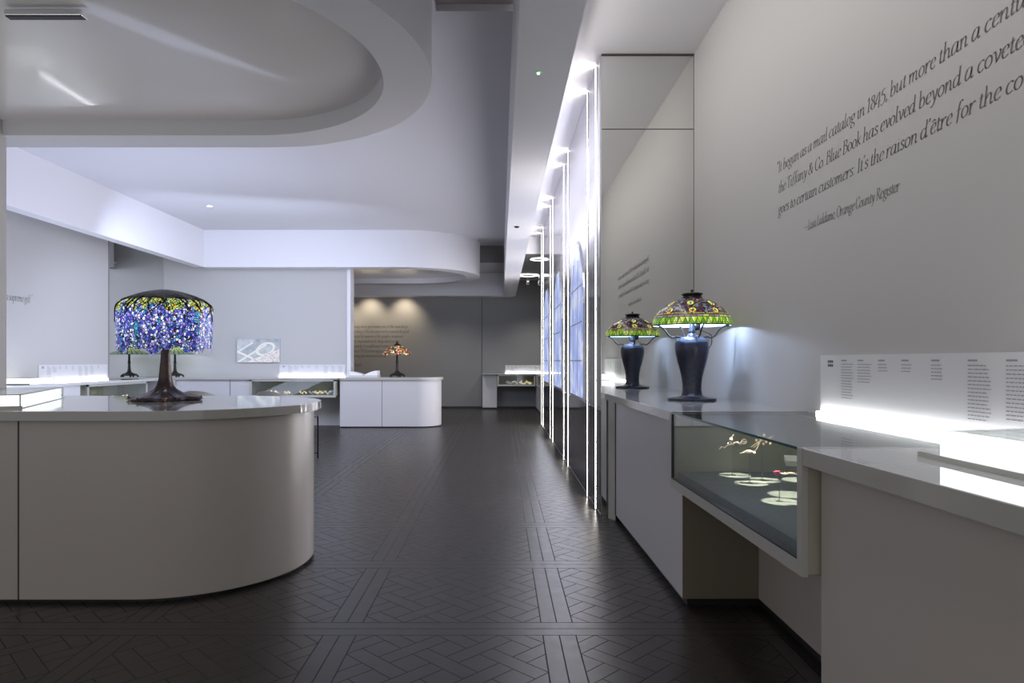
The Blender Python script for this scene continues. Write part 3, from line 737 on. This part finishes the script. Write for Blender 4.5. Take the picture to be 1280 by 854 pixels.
# open papers on the far island
t = thing('open_book', 'open white book with curling pages on the far island', 'book', (-2.58, 13.0, .937))
def page(sx, z1):
    m = MB(); n = 8; top = []
    for i in range(n+1):
        u = i/n; x = sx*(.02+.24*u); z = .05+.05*math.sin(u*PI*.55)*z1+.02*u
        top.append((x, z))
    for (xa, za), (xb, zb) in zip(top, top[1:]): m.prism([(min(xa, xb), -.14), (max(xa, xb), -.14), (max(xa, xb), .14), (min(xa, xb), .14)], .035, (za+zb)/2)
    return m
page(-1, .7).build('page_block', paper_m, t); page(1, 1.1).build('page_block', paper_m, t)
MB().box(-.27, .27, -.16, .16, 0, .036).build('cradle', lamw_m, t)

# ------------------------------------------------------------------ counters along left and back walls
def casebox(label, x0, x1, yf, yb, z0, z1, axis='b'):
    t = thing('display_case', label, 'display case', ((x0+x1)/2, (yf+yb)/2, z0)); o = ((x0+x1)/2, (yf+yb)/2, z0)
    f = .035
    if axis == 'b':
        MB(o).box(x0, x1, yf, yf+.02, z0, z0+.045).box(x0, x0+f, yf, yf+.02, z0+.045, z1).box(x1-f, x1, yf, yf+.02, z0+.045, z1).box(x0, x1, yf, yf+.02, z1-.03, z1).build('front_frame', frame_m, t)
        MB(o).box(x0+f, x1-f, yf+.008, yf+.012, z0+.045, z1-.03).build('front_pane', glass_m, t)
        MB(o).box(x0+.001, x1-.001, yf+.02, yb, z0+.001, z0+.03).build('case_floor', casefloor_m, t)
        MB(o).box(x0+.001, x1-.001, yb-.03, yb-.002, z0+.03, z1-.03).build('case_back', caseback_m, t)
        MB(o).box(x0+.001, x0+.012, yf+.02, yb-.03, z0+.03, z1-.03).box(x1-.012, x1-.001, yf+.02, yb-.03, z0+.03, z1-.03).build('case_sides', caseback_m, t)
    else:
        MB(o).box(x1-.02, x1, yf, yb, z0, z0+.045).box(x1-.02, x1, yf, yf+f, z0+.045, z1).box(x1-.02, x1, yb-f, yb, z0+.045, z1).box(x1-.02, x1, yf, yb, z1-.03, z1).build('front_frame', frame_m, t)
        MB(o).box(x1-.012, x1-.008, yf+f, yb-f, z0+.045, z1-.03).build('front_pane', glass_m, t)
        MB(o).box(x0, x1-.02, yf, yb, z0+.001, z0+.03).build('case_floor', casefloor_m, t)
        MB(o).box(x0, x0+.02, yf, yb, z0+.03, z1-.03).box(x0, x1-.02, yb-.01, yb-.001, z0+.03, z1-.03).build('case_back', caseback_m, t)
    return t
def cabinet(label, x0, x1, y0, y1, z1, joints=(), m=lamw_m, axis='b'):
    o = ((x0+x1)/2, (y0+y1)/2, 0); t = thing('cabinet', label, 'cabinet', o)
    MB(o).box(x0, x1, y0, y1, .05, z1).build('body', m, t)
    MB(o).box(x0+.01, x1-.03 if axis == 'l' else x1-.01, y0+.03, y1-.01, 0, .05).build('plinth', plinth_m, t)
    for j in joints:
        if axis == 'b': MB(o).box(j-.005, j+.005, y0-.002, y0+.004, .05, z1).build('joint', groove_m, t)
        else: MB(o).box(x1-.004, x1+.002, j-.005, j+.005, .05, z1).build('joint', groove_m, t)
    return t
BT = .94
cabinet('long pale cabinet run along the back wall, left of the green-lined case', -6.0, -4.63, 12.6, BY-.002, BT-.04, (-5.0,))
cabinet('pale cabinet in the back left corner beneath the green lamp', LX+.014, -6.01, 12.05, BY-.002, BT-.04)
cabinet('pale cabinet along the left wall under the label strip', LX+.002, -6.0, 7.4, 9.72, BT-.04, (8.6,), axis='l')
def top(label, x0, x1, y0, y1, z=BT, th=.04, x0b=None):
    o = ((x0+x1)/2, (y0+y1)/2, z-th); t = thing('worktop', label, 'worktop', o)
    MB(o).box(x0, x1, y0, y1, z-th+.0005, z).build('slab', top_m, t, bevel=.003)
    MB(o).box(x0, x1, y0-.001, y0+.0005, z-th+.002, z-.002).build('front_edge', edge_m, t); return t
top('white worktop along the left wall, in front of the corner mirror', LX+.014, -5.97, 7.4, 12.04)
top('white worktop along the back wall, below the screen', LX+.014, -3.0, 12.54, BY-.002)
casebox('jewellery case set in the left counter, its glass facing the room', LX+.016, -5.98, 9.86, 11.54, .57, BT-.041, 'l')
casebox('long green-lined jewellery case in the back counter, left of the far island', -4.62, -3.04, 12.56, BY-.002, .57, BT-.041)
# far corner of the aisle
cabinet('grey cabinet against the far wall, left of the corner case', -.45, -.08, 17.45, FY-.012, .896)
casebox('corner jewellery case with yellow brooches at the end of the aisle', -.07, .90, 17.3, FY-.012, .60, .897)
cabinet('grey side cabinet at the end of the aisle beyond the light strips', .93, 1.69, 15.4, FY-.012, .895)
top('grey worktop on the far wall over the corner case', -.46, 1.69, 17.28, FY-.012, .918, .02)
t = thing('display_case', 'small side case on the far side cabinet, half hidden by the light strips', 'display case', (.92, 16.2, .6))
MB((.92, 16.2, .6)).box(.912, .928, 15.5, 17.2, .60, .64).box(.912, .928, 15.5, 15.54, .64, .89).box(.912, .928, 17.16, 17.2, .64, .89).build('front_frame', frame_m, t)
MB((.92, 16.2, .6)).box(.922, .926, 15.54, 17.16, .64, .885).build('front_pane', glass_m, t)

# ------------------------------------------------------------------ jewellery
def ring_pts(c, r, n=14, ax='y', sq=1.0, ph=0, turn=2*PI):
    out = []
    for i in range(n+1):
        a = ph+turn*i/n; u, v_ = r*math.cos(a), r*sq*math.sin(a)
        out.append((c[0], c[1]+u, c[2]+v_) if ax == 'x' else (c[0]+u, c[1], c[2]+v_))
    return out
def brooch(label, loc, kind, s=1.0, rod=.2, zb=None, group=None, k=1.0):
    t = thing('brooch_on_rod', label, 'jewellery', loc, 0, group)
    if rod: MB().tube([(0, 0, 0), (0, 0, rod)], .0016*k, 8).lathe([(.012*k, 0), (.012*k, .003), (.002, .004)], 12).build('rod', rod_m, t)
    m = MB(); z = rod if rod else .006; g = MB()
    if kind == 'vine':
        m.tube([(0, .085*s, z-.026), (0, .075*s, z-.012), (0, .055*s, z-.018), (0, .035*s, z-.004), (0, .01*s, z), (0, -.02*s, z+.012), (0, -.045*s, z+.004), (0, -.062*s, z+.02), (0, -.085*s, z+.012)], .0034*s, 6)
        m.tube(ring_pts((0, -.072*s, z+.016), .016*s, ax='x'), .0028*s, 6); m.tube([(0, .008, z), (0, .012*s, z+.03), (0, -.006*s, z+.048)], .0045*s, 6)
        for q in range(9): g.ball((.002, (.03-.012*q)*s, z+.006*math.sin(q*1.7)+.004), .0062*s, u=8, v=6)
        g.ball((0, .01*s, z+.022), .012*s, sz=1.4, u=8, v=6)
    elif kind == 'bird':
        m.ball((0, .004*s, z+.004), .013*s, sy=2.2, sz=.8, u=10, v=6); m.tube([(0, .03*s, z), (0, .06*s, z-.006)], [.006*s, .001], 6)
        m.tube(spl([(0, -.02*s, z), (0, -.045*s, z+.02), (0, -.06*s, z+.05), (0, -.075*s, z+.075)], 4), .0026*s, 6)
        g.ball((0, -.028*s, z-.002), .009*s, u=10, v=6)
    elif kind == 'spray':
        for q in range(12):
            a = q*.9; R = .010+.004*q
            m.ball((0, R*math.cos(a)*s, z+R*.75*math.sin(a)*s), .0085*s, u=8, v=6)
        m.tube([(0, .07*s, z-.045*s), (0, .03*s, z-.01), (0, -.07*s, z+.03*s)], .003*s, 6); m.tube([(0, .055*s, z-.05*s), (0, .02*s, z-.012)], .003*s, 6)
        g.ball((0, 0, z+.004), .008*s, u=8, v=6)
    elif kind == 'heart':
        m.tube([(0, -.006, z), (0, -.03*s, z-.003), (0, -.06*s, z+.003), (0, -.10*s, z-.004)], .0034*s, 6)
        for q in range(5): m.ball((0, (-.03-.016*q)*s, z+.002), .0052*s, u=8, v=6)
        g.tube([(0, .012*s, z-.016*s), (0, .026*s, z+.004), (0, .018*s, z+.012*s), (0, .010*s, z+.004), (0, 0, z+.012*s), (0, -.006*s, z+.002), (0, .012*s, z-.016*s)], .0034*s, 6)
    m.build('setting', gold2_m if kind == 'spray' else gold_m, t, smooth=True)
    g.build('gems', pink_m if kind == 'heart' else white_gem, t, smooth=True)
    return t
zf = .6905
def px(x, y, z):    # point on the horizontal plane z seen at a photo pixel
    Y = F*(H-z)/(y-HY); return ((x-CX)*Y/F, Y, z)
jl = [((916, 594), 'vine', .150, 'curling gold vine brooch on a tall rod, farthest left in the near case'),
      ((937, 604), 'bird', .140, 'small gold bird brooch on a rod, second from the left in the near case'),
      ((953, 600), 'spray', .185, 'large gold flower spray brooch at the top of the near case'),
      ((974, 627), 'heart', .112, 'pink heart shaped brooch with a gem bar at the right of the near case')]
for (qx, qy), kd, rd, lb in jl:
    p = px(qx, qy, zf); p = (min(p[0], 1.40), p[1], p[2])
    brooch(lb, p, kd, .72, rd).rotation_euler = (0, 0, PI/2-.25)
    dsp = (p[0]-.02, p[1]+.02, CT-.012)
    spot('case_spot', (p[0]+.01, p[1], CT-.013), (0, 0, -1), 20, (1, .90, .66), 30, .15, .003)
for (qx, qy) in ((985, 618), (1000, 600)):
    p = px(qx, qy, zf); spot('case_spot', (min(1.42, p[0]), p[1], CT-.013), (0, 0, -1), 17, (1, .90, .66), 32, .15, .003)
t = thing('riser_block', 'cream display block behind the pink heart brooch in the near case', 'display block', (1.18, 2.62, .86))
MB().prism([(-.12, -.10), (.10, -.16), (.14, .0), (-.06, .06)], .0, .018).build('block', wedge_m, t)
MB().box(-.002, .002, -.03, -.026, -(.86-zf), 0).build('rod', rod_m, t)
def trinket(label, loc, ax, mt, s, group):
    m = MB(); rr = random.Random(hash(round(loc[0]*100)) & 255)
    for q in range(6):
        u = (q-2.5)*.022*s; z = .05+.02*math.sin(q*1.9+loc[0]*3)*s
        m.ball(((u, 0, z) if ax == 'b' else (0, u, z)), .014*s*(.7+.5*rr.random()), u=8, v=6)
    pts = [((u*s, 0, .05+.02*math.sin(u*50)) if ax == 'b' else (0, u*s, .05+.02*math.sin(u*50))) for u in [i*.02-.08 for i in range(9)]]
    m.tube(pts, .007*s, 6); m.tube([(0, 0, 0), (0, 0, .05)], .004, 6)
    o = m.build('brooch', mt, None, smooth=True, loc=loc); return tag(o, label, 'jewellery', group)
for i, (X, mt, s, lb) in enumerate([(-4.28, gold_m, 1.2, 'orange gold brooch at the left end of the long back case'), (-4.02, gold_m, .8, 'small gold brooch, second from the left in the long back case'),
        (-3.72, gold2_m, .9, 'yellow gold brooch in the middle of the long back case'), (-3.55, white_gem, .8, 'pale gem brooch right of the middle in the long back case'),
        (-3.42, gold2_m, 1.1, 'bright yellow brooch, second from the right in the long back case'), (-3.20, white_gem, 1.6, 'large white branching brooch at the right end of the long back case')]):
    trinket(lb, (X, 12.85, .602), 'b', mt, s, 'brooches in the back case')
for i, (Y, mt, s, lb) in enumerate([(10.2, white_gem, 1.4, 'pale brooch at the left of the left wall case'), (10.7, white_gem, 1.2, 'pale brooch in the middle of the left wall case'), (11.1, gold_m, 1.2, 'pale brooch at the right of the left wall case')]):
    trinket(lb, (-6.12, Y, .602), 'l', mt, s*1.3, 'brooches in the left case')
for i, (X, mt, lb) in enumerate([(.30, white_gem, 'white flower brooch in the far corner case'), (.66, gold2_m, 'yellow flower brooch in the far corner case')]):
    trinket(lb, (X, 17.5, .632), 'b', mt, 2.0, 'brooches in the far case')
for X, Yy, pw in ((-4.1, 12.80, 2.5), (-3.4, 12.80, 2.5)): spot('case_spot', (X, Yy, BT-.05), (0, .1, -1), pw, (1, .95, .8), 120, .8, .02)
spot('case_spot', (-6.2, 10.7, BT-.05), (0, 0, -1), 2.5, (1, .96, .85), 140, .8, .02)
spot('case_spot', (.45, 17.5, BT-.06), (0, .1, -1), 2.5, (1, .97, .9), 130, .8, .02)

# ------------------------------------------------------------------ screen, chairs
t = thing('wall_screen', 'flat screen showing a pale bracelet picture, hung on the back wall', 'screen', (-4.66, BY, 1.445))
MB().box(-.415, .415, -.045, -.001, -.23, .23).build('housing', simple('screen_edge', (.4, .42, .48), .4), t)
MB().box(-.408, .408, -.0455, -.045, -.223, .223).build('picture', screen_m, t)
def chair(label, x, y, rz):
    t = thing('tub_chair', label, 'chair', (x, y, 0), rz)
    m = MB(); n = 28
    for lay in range(1):
        inn, out, it, ot = [], [], [], []
        for i in range(n+1):
            a = -.15*PI+1.3*PI*i/n; hh = .56+.31*max(0, math.sin((a+.15*PI)/1.3))**.6
            for L, R, z in ((inn, .215, .50), (out, .24, .47), (it, .235, hh), (ot, .255, hh)):
                L.append(m.v((R*math.cos(a), R*math.sin(a), z)))
        for i in range(n):
            m.bm.faces.new((out[i], out[i+1], ot[i+1], ot[i])); m.bm.faces.new((inn[i], inn[i+1], it[i+1], it[i]))
            m.bm.faces.new((it[i], it[i+1], ot[i+1], ot[i])); m.bm.faces.new((inn[i], inn[i+1], out[i+1], out[i]))
        for i in (0, n): m.bm.faces.new((inn[i], out[i], ot[i], it[i]))
    m.build('backrest', chair_m, t, smooth=True)
    MB().lathe([(.20, .44), (.235, .455), (.24, .49), (.22, .52), (.1, .53)], 32).build('seat', chair_m, t, smooth=True)
    for sx in (-1, 1):
        for sy in (-1, 1):
            MB().tube([(sx*.17, sy*.17, .45), (sx*.23, sy*.23, .0)], .010, 8).build('leg', iron_m, t, smooth=True)
    MB().tube([(.215*a, .215*b, .12) for a, b in ((1, 1), (-1, 1), (-1, -1), (1, -1), (1, 1))], .007, 6).build('stretcher', iron_m, t)
    return t
chair('rounded greige tub chair behind the wisteria lamp base, mostly hidden by the island', -3.85, 8.8, PI)
chair('greige tub chair behind the right end of the island', -2.86, 8.75, PI*.9)
t = thing('stool', 'black metal frame stool peeking out beyond the right end of the island', 'stool', (-2.455, 8.55, 0))
MB().box(-.13, .13, -.18, .18, .535, .55).build('seat', iron_m, t, bevel=.004)
for sx in (-1, 1):
    for sy in (-1, 1): MB().box(sx*.12-.008, sx*.12+.008, sy*.17-.008, sy*.17+.008, 0, .535).build('leg', iron_m, t)
MB().box(-.12, .12, -.178, -.166, .49, .502).box(-.12, .12, -.178, -.166, .06, .07).box(-.12, .12, .166, .178, .06, .07).build('stretcher', iron_m, t)

# ------------------------------------------------------------------ ceiling fittings
t = thing('detector', 'small sensor glowing green on the dropped beam', 'sensor', (.213, 3.77, 2.85))
MB().lathe([(.018, -.004), (.020, -.001), (.020, 0)], 20).build('housing', sof_m, t); MB().ball((0, 0, -.006), .008).build('indicator', green_led, t)
o = MB().lathe([(.012, -.02), (.03, -.01), (.032, 0)], 16).build('sensor', iron_m, loc=(.20, 8.1, 2.85)); tag(o, 'small black sensor on the dropped beam near the light strips', 'sensor')
def downlight(label, loc, r=.05, group=None, glow=glow_m):
    t = thing('downlight', label, 'ceiling light', loc, 0, group)
    MB().lathe([(r, -.003), (r*1.25, -.004), (r*1.25, 0), (r, 0)], 24, caps=False).build('trim_ring', sof_m, t)
    MB().lathe([(r*.9, -.003), (r*.9, -.001)], 24).build('lens', glow, t); return t
downlight('small glowing downlight in the main ceiling above the left hall', (-4.62, 10.82, CZ), .045)
# track bar under the film ceiling at top left
t = thing('track_light', 'thin grey metal track bar at the top left under the glossy oval ceiling', 'track light', (-2.36, 3.62, 3.09))
MB().box(-.26, .145, -.03, .03, -.012, .018).build('rail', chrome_m, t, bevel=.003); MB().box(-.26, .145, -.02, .02, -.016, -.012).build('slot', plinth_m, t)
# far aisle ring lights with hanging spots
for (qx, qy, r, lb, n) in ((675, 324, .20, 'upper round recessed ring light at the far aisle ceiling', 0), (660.5, 344, .26, 'lower round ring light with three hanging spots at the far aisle ceiling', 3)):
    Y = F*2.11/(HY-qy); Y = min(Y, 17.2)
    X = (qx-CX)*Y/F
    t = thing('ring_light', lb, 'ceiling light', (X, Y, 3.36))
    MB().lathe([(r*.84, -.01), (r, -.01), (r, 0), (r*.84, 0), (r*.84, -.01)], 32, caps=False).build('ring', glow_m, t)
    for k in range(n):
        xx = (-1.15+k*1.1)*r
        m = MB().tube([(xx, 0, -.01), (xx, 0, -.13)], .018, 8).lathe([(.028, -.13), (.04, -.15), (.045, -.24), (.03, -.25)], 12, c=(xx, 0)); m.build('spotlight', chrome_m, t, smooth=True)

# warm wall wash on the far wall
for X in (-4.2, -3.4, -2.5):
    spot('wall_wash', (X, FY-.50, 3.05), (0, .45, -.75), 75, (1, .82, .58), 90, 1.0, .05)

# ------------------------------------------------------------------ lettering : broad nib italic strokes
G = {
 'a': [[(.42, .5), (.2, .5), (.06, .28), (.08, .04), (.2, 0), (.36, .16), (.44, .42)], [(.44, .5), (.40, .1), (.46, 0), (.54, .06)]], 'a_w': .55,
 'b': [[(.02, .98), (.12, 1.0)], [(.12, 1.0), (.10, .0)], [(.10, .3), (.24, .48), (.38, .46), (.44, .28), (.38, .06), (.24, 0), (.10, .04)]], 'b_w': .52,
 'c': [[(.40, .42), (.30, .5), (.14, .42), (.06, .22), (.12, .04), (.24, 0), (.38, .08)]], 'c_w': .42,
 'd': [[(.40, .46), (.24, .5), (.08, .36), (.05, .14), (.14, 0), (.28, .05), (.40, .25)], [(.34, .98), (.44, 1.0)], [(.44, 1.0), (.40, .1), (.46, 0), (.54, .06)]], 'd_w': .55,
 'e': [[(.07, .24), (.22, .28), (.38, .34), (.36, .47), (.26, .5), (.12, .4), (.06, .2), (.12, .03), (.24, 0), (.38, .09)]], 'e_w': .42,
 'f': [[(.42, .92), (.36, 1.0), (.26, .94), (.20, .7), (.14, .1), (.10, -.1)], [(.06, .48), (.34, .49)]], 'f_w': .33,
 'g': [[(.40, .46), (.24, .5), (.10, .42), (.10, .26), (.22, .17), (.36, .26), (.38, .40), (.30, .5)], [(.38, .47), (.50, .5)], [(.18, .18), (.10, .08), (.2, 0), (.36, -.06), (.40, -.2), (.24, -.3), (.06, -.26), (.04, -.12), (.16, -.02)]], 'g_w': .47,
 'h': [[(.02, .98), (.12, 1.0)], [(.12, 1.0), (.08, 0)], [(.10, .3), (.26, .48), (.38, .46), (.40, .3), (.38, .06), (.44, 0), (.52, .06)], [(.0, 0), (.16, 0)]], 'h_w': .54,
 'i': [[(.03, .42), (.13, .5)], [(.13, .5), (.11, .08), (.16, 0), (.24, .06)], [(.12, .70), (.15, .73)]], 'i_w': .26,
 'k': [[(.02, .98), (.12, 1.0)], [(.12, 1.0), (.08, 0)], [(.40, .48), (.32, .46), (.12, .24)], [(.18, .28), (.34, .04), (.46, .02)], [(.0, 0), (.16, 0)]], 'k_w': .47,
 'l': [[(.02, .98), (.12, 1.0)], [(.12, 1.0), (.09, .08), (.14, 0), (.22, .06)]], 'l_w': .24,
 'm': [[(.02, .42), (.11, .5)], [(.11, .5), (.08, 0)], [(.10, .3), (.24, .48), (.34, .44), (.33, 0)], [(.35, .3), (.50, .48), (.60, .44), (.59, .06), (.65, 0), (.73, .06)]], 'm_w': .76,
 'n': [[(.02, .42), (.11, .5)], [(.11, .5), (.08, 0)], [(.10, .3), (.26, .48), (.38, .45), (.39, .28), (.37, .06), (.43, 0), (.51, .06)]], 'n_w': .53,
 'o': [[(.24, .5), (.10, .40), (.05, .2), (.12, .03), (.24, 0), (.38, .10), (.43, .3), (.36, .46), (.24, .5)]], 'o_w': .48,
 'p': [[(.02, .42), (.11, .5)], [(.11, .5), (.08, -.3)], [(.10, .3), (.26, .5), (.42, .44), (.44, .22), (.34, .02), (.20, 0), (.10, .08)], [(.0, -.3), (.18, -.3)]], 'p_w': .52,
 'r': [[(.02, .42), (.11, .5)], [(.11, .5), (.08, 0)], [(.10, .28), (.22, .46), (.32, .50), (.36, .44)], [(.0, 0), (.16, 0)]], 'r_w': .37,
 's': [[(.32, .42), (.22, .5), (.10, .43), (.12, .32), (.28, .2), (.30, .07), (.18, 0), (.05, .08)]], 's_w': .36,
 't': [[(.16, .68), (.14, .4), (.11, .08), (.18, 0), (.28, .07)], [(.04, .47), (.28, .5)]], 't_w': .29,
 'u': [[(.03, .42), (.12, .5)], [(.12, .5), (.09, .12), (.16, 0), (.30, .08), (.42, .3)], [(.44, .5), (.41, .08), (.46, 0), (.54, .06)]], 'u_w': .56,
 'v': [[(.02, .47), (.12, .5), (.22, .02)], [(.22, .02), (.36, .24), (.42, .44), (.36, .5)]], 'v_w': .45,
 'w': [[(.02, .47), (.12, .5), (.18, .02)], [(.18, .02), (.38, .46)], [(.38, .46), (.44, .02)], [(.44, .02), (.62, .3), (.64, .48)]], 'w_w': .68,
 'x': [[(.04, .46), (.14, .48), (.34, .02), (.44, .04)], [(.42, .48), (.04, .0)]], 'x_w': .46,
 'y': [[(.02, .47), (.12, .5), (.22, .04)], [(.42, .48), (.36, .2), (.22, -.12), (.08, -.3), (.0, -.26)]], 'y_w': .46,
 'T': [[(.30, .92), (.27, 0)], [(.02, .80), (.06, .92), (.56, .92), (.58, .80)], [(.18, 0), (.38, 0)]], 'T_w': .54,
 'I': [[(.16, .92), (.13, 0)], [(.06, .92), (.26, .92)], [(.03, 0), (.23, 0)]], 'I_w': .29,
 'B': [[(.14, .92), (.12, 0)], [(.04, .92), (.30, .93), (.44, .82), (.40, .58), (.26, .50), (.14, .50)], [(.28, .50), (.48, .40), (.48, .12), (.30, 0), (.03, 0)]], 'B_w': .56,
 'C': [[(.58, .70), (.56, .88), (.40, .94), (.18, .84), (.06, .50), (.12, .14), (.32, -.01), (.50, .06), (.58, .2)]], 'C_w': .60,
 'L': [[(.16, .92), (.13, 0)], [(.06, .92), (.26, .92)], [(.03, 0), (.42, 0), (.47, .16)]], 'L_w': .48,
 'O': [[(.36, .94), (.16, .82), (.06, .48), (.14, .10), (.34, -.01), (.56, .12), (.66, .46), (.56, .82), (.36, .94)]], 'O_w': .70,
 'R': [[(.14, .92), (.12, 0)], [(.04, .92), (.30, .93), (.46, .80), (.42, .56), (.26, .46), (.14, .46)], [(.28, .46), (.48, .06), (.60, 0)], [(.03, 0), (.22, 0)]], 'R_w': .58,
 '1': [[(.06, .72), (.20, .86), (.17, 0)], [(.06, 0), (.28, 0)]], '1_w': .34,
 '8': [[(.26, .86), (.12, .76), (.14, .58), (.34, .40), (.42, .2), (.34, .02), (.20, 0), (.08, .12), (.12, .30), (.34, .52), (.40, .72), (.26, .86)]], '8_w': .47,
 '4': [[(.34, -.14), (.38, .80), (.04, .18), (.50, .20)]], '4_w': .50,
 '5': [[(.42, .78), (.18, .76), (.12, .44), (.30, .42), (.42, .24), (.34, 0), (.16, -.12), (.05, -.08)]], '5_w': .46,
 '&': [[(.60, .44), (.50, .16), (.28, 0), (.08, .10), (.10, .32), (.34, .56), (.40, .76), (.30, .88), (.18, .78), (.24, .5), (.46, .14), (.62, 0)]], '&_w': .70,
 '.': [[(.06, .02), (.09, .05)]], '._w': .18, ',': [[(.08, .05), (.10, 0), (.04, -.12)]], ',_w': .18,
 ':': [[(.06, .02), (.09, .05)], [(.10, .42), (.13, .45)]], ':_w': .22,
 '’': [[(.10, .96), (.12, .90), (.06, .76)]], '’_w': .16, '“': [[(.12, .98), (.06, .86), (.09, .80)], [(.26, .98), (.20, .86), (.23, .80)]], '“_w': .30, '”': [[(.12, .98), (.06, .80)], [(.26, .98), (.20, .80)]], '”_w': .3,
 '—': [[(.02, .28), (.90, .28)]], '—_w': .92, '^': [[(.12, .62), (.24, .74), (.34, .62)]],
 ' ': [], ' _w': .20}
def text_width(s): return sum(G[('e' if c == 'ê' else c)+'_w'] for c in s)
def draw_text(mb, s, P, h, cw, slant=.09, nib=.074, thin=.016):
    """P(u,v)->world point on the wall; h = em height, cw = horizontal scale"""
    u0 = 0
    ang = math.radians(28); nv = Vector((math.cos(ang)*nib, math.sin(ang)*nib*.55))
    for c in s:
        k = 'e' if c == 'ê' else c
        for st in G[k]+(G['^'] if c == 'ê' else []):
            pts = spl([(p[0], p[1], 0) for p in st], 3) if len(st) > 2 else [Vector((*p, 0)) for p in st]
            for a, b in zip(pts, pts[1:]):
                A, B = Vector(a[:2]), Vector(b[:2]); d = (B-A)
                if d.length < 1e-6: continue
                d.normalize(); pr = Vector((-d.y, d.x)); wv = nv*.5
                if wv.dot(pr) < 0: wv = -wv
                wv = wv+pr*thin*.5; e2 = d*.006
                quad = [A-e2-wv, B+e2-wv, B+e2+wv, A-e2+wv]
                mb.face([P((u0+(q.x+slant*q.y))*cw, (q.y*1.14 if q.y <= .5 else .57+(q.y-.5)*.86)*h) for q in quad])
        u0 += G[k+'_w']
def wall_quote(name, label, lines, P, m, cat='lettering'):
    t = thing(name, label, cat, P(0, lines[0][3]))
    for (s, ua, ub, z, h) in lines:
        mb = MB(t.location); cw = (ub-ua)/text_width(s)
        draw_text(mb, s, lambda u, v_, ua=ua, z=z: P(ua+u, z+v_), h, cw)
        mb.build('text_line', m, t)
    return t
u = lambda xp: 3.82-F*WX/(xp-CX)       # distance along the right wall from Y=3.82 at a photo column
L1, L2, L3, L4 = '“It began as a mail catalog in 1845, but more than a centu', 'the Tiffany & Co. Blue Book has evolved beyond a covete', 'goes to certain customers: It’s the raison d’être for the co', '—Lisa Liddane, Orange County Register'
def ext(s, full, a, b):
    k = (b-a)/text_width(s); return full, a, a+k*text_width(full)
q = []
for s, full, xa, xb, z, h in ((L1, L1+'ry', 971, 1283, 2.300, .062), (L2, L2+'d', 973, 1279, 2.184, .062), (L3, L3, 973, 1279, 2.066, .062), (L4, L4, 1005, 1124.5, 1.912, .050)):
    f_, a, b = ext(s, full, u(xa), u(xb)); q.append((f_, a, b, z, h))
wall_quote('wall_quotation', 'long dark serif quotation lettered high on the near right wall', q, lambda uu, z: (WX-.0012, 3.82-uu, z), inkg_m)
# far wall quotation
fx = lambda xp: (xp-CX)*FY/F
fz = lambda yp: H+(HY-yp)*FY/F
T = ['many were presentments of the wordings', 'the things, if this has more ruches towards the good', 'wonderful opinions of the graphic ornaments', 'is a compounder to be things which in lion', 'namely It could say I reminisce', 'about OTCO at ever up previous', 'turning the ornaments over a']
E = [510, 511, 504, 499, 494, 487, 482]
q = [(s, fx(440)+3.3-3.3, fx(e_), fz(410+6.1*i), .085) for i, (s, e_) in enumerate(zip(T, E))]
q.append(('—Register', fx(441), fx(452), fz(457.5), .07))
wall_quote('wall_quotation', 'small grey lettering on the warm lit far wall behind the far island', q, lambda uu, z: (uu, FY-.0014, z), ink_m)
ly = lambda xp: F*LX/(xp-CX)
wall_quote('wall_quotation', 'end of a small grey quotation on the left wall at the photo edge', [('is a supreme gift.”', ly(2), ly(40), 2.055, .11)], lambda uu, z: (LX+.0014, uu, z), inkg_m)
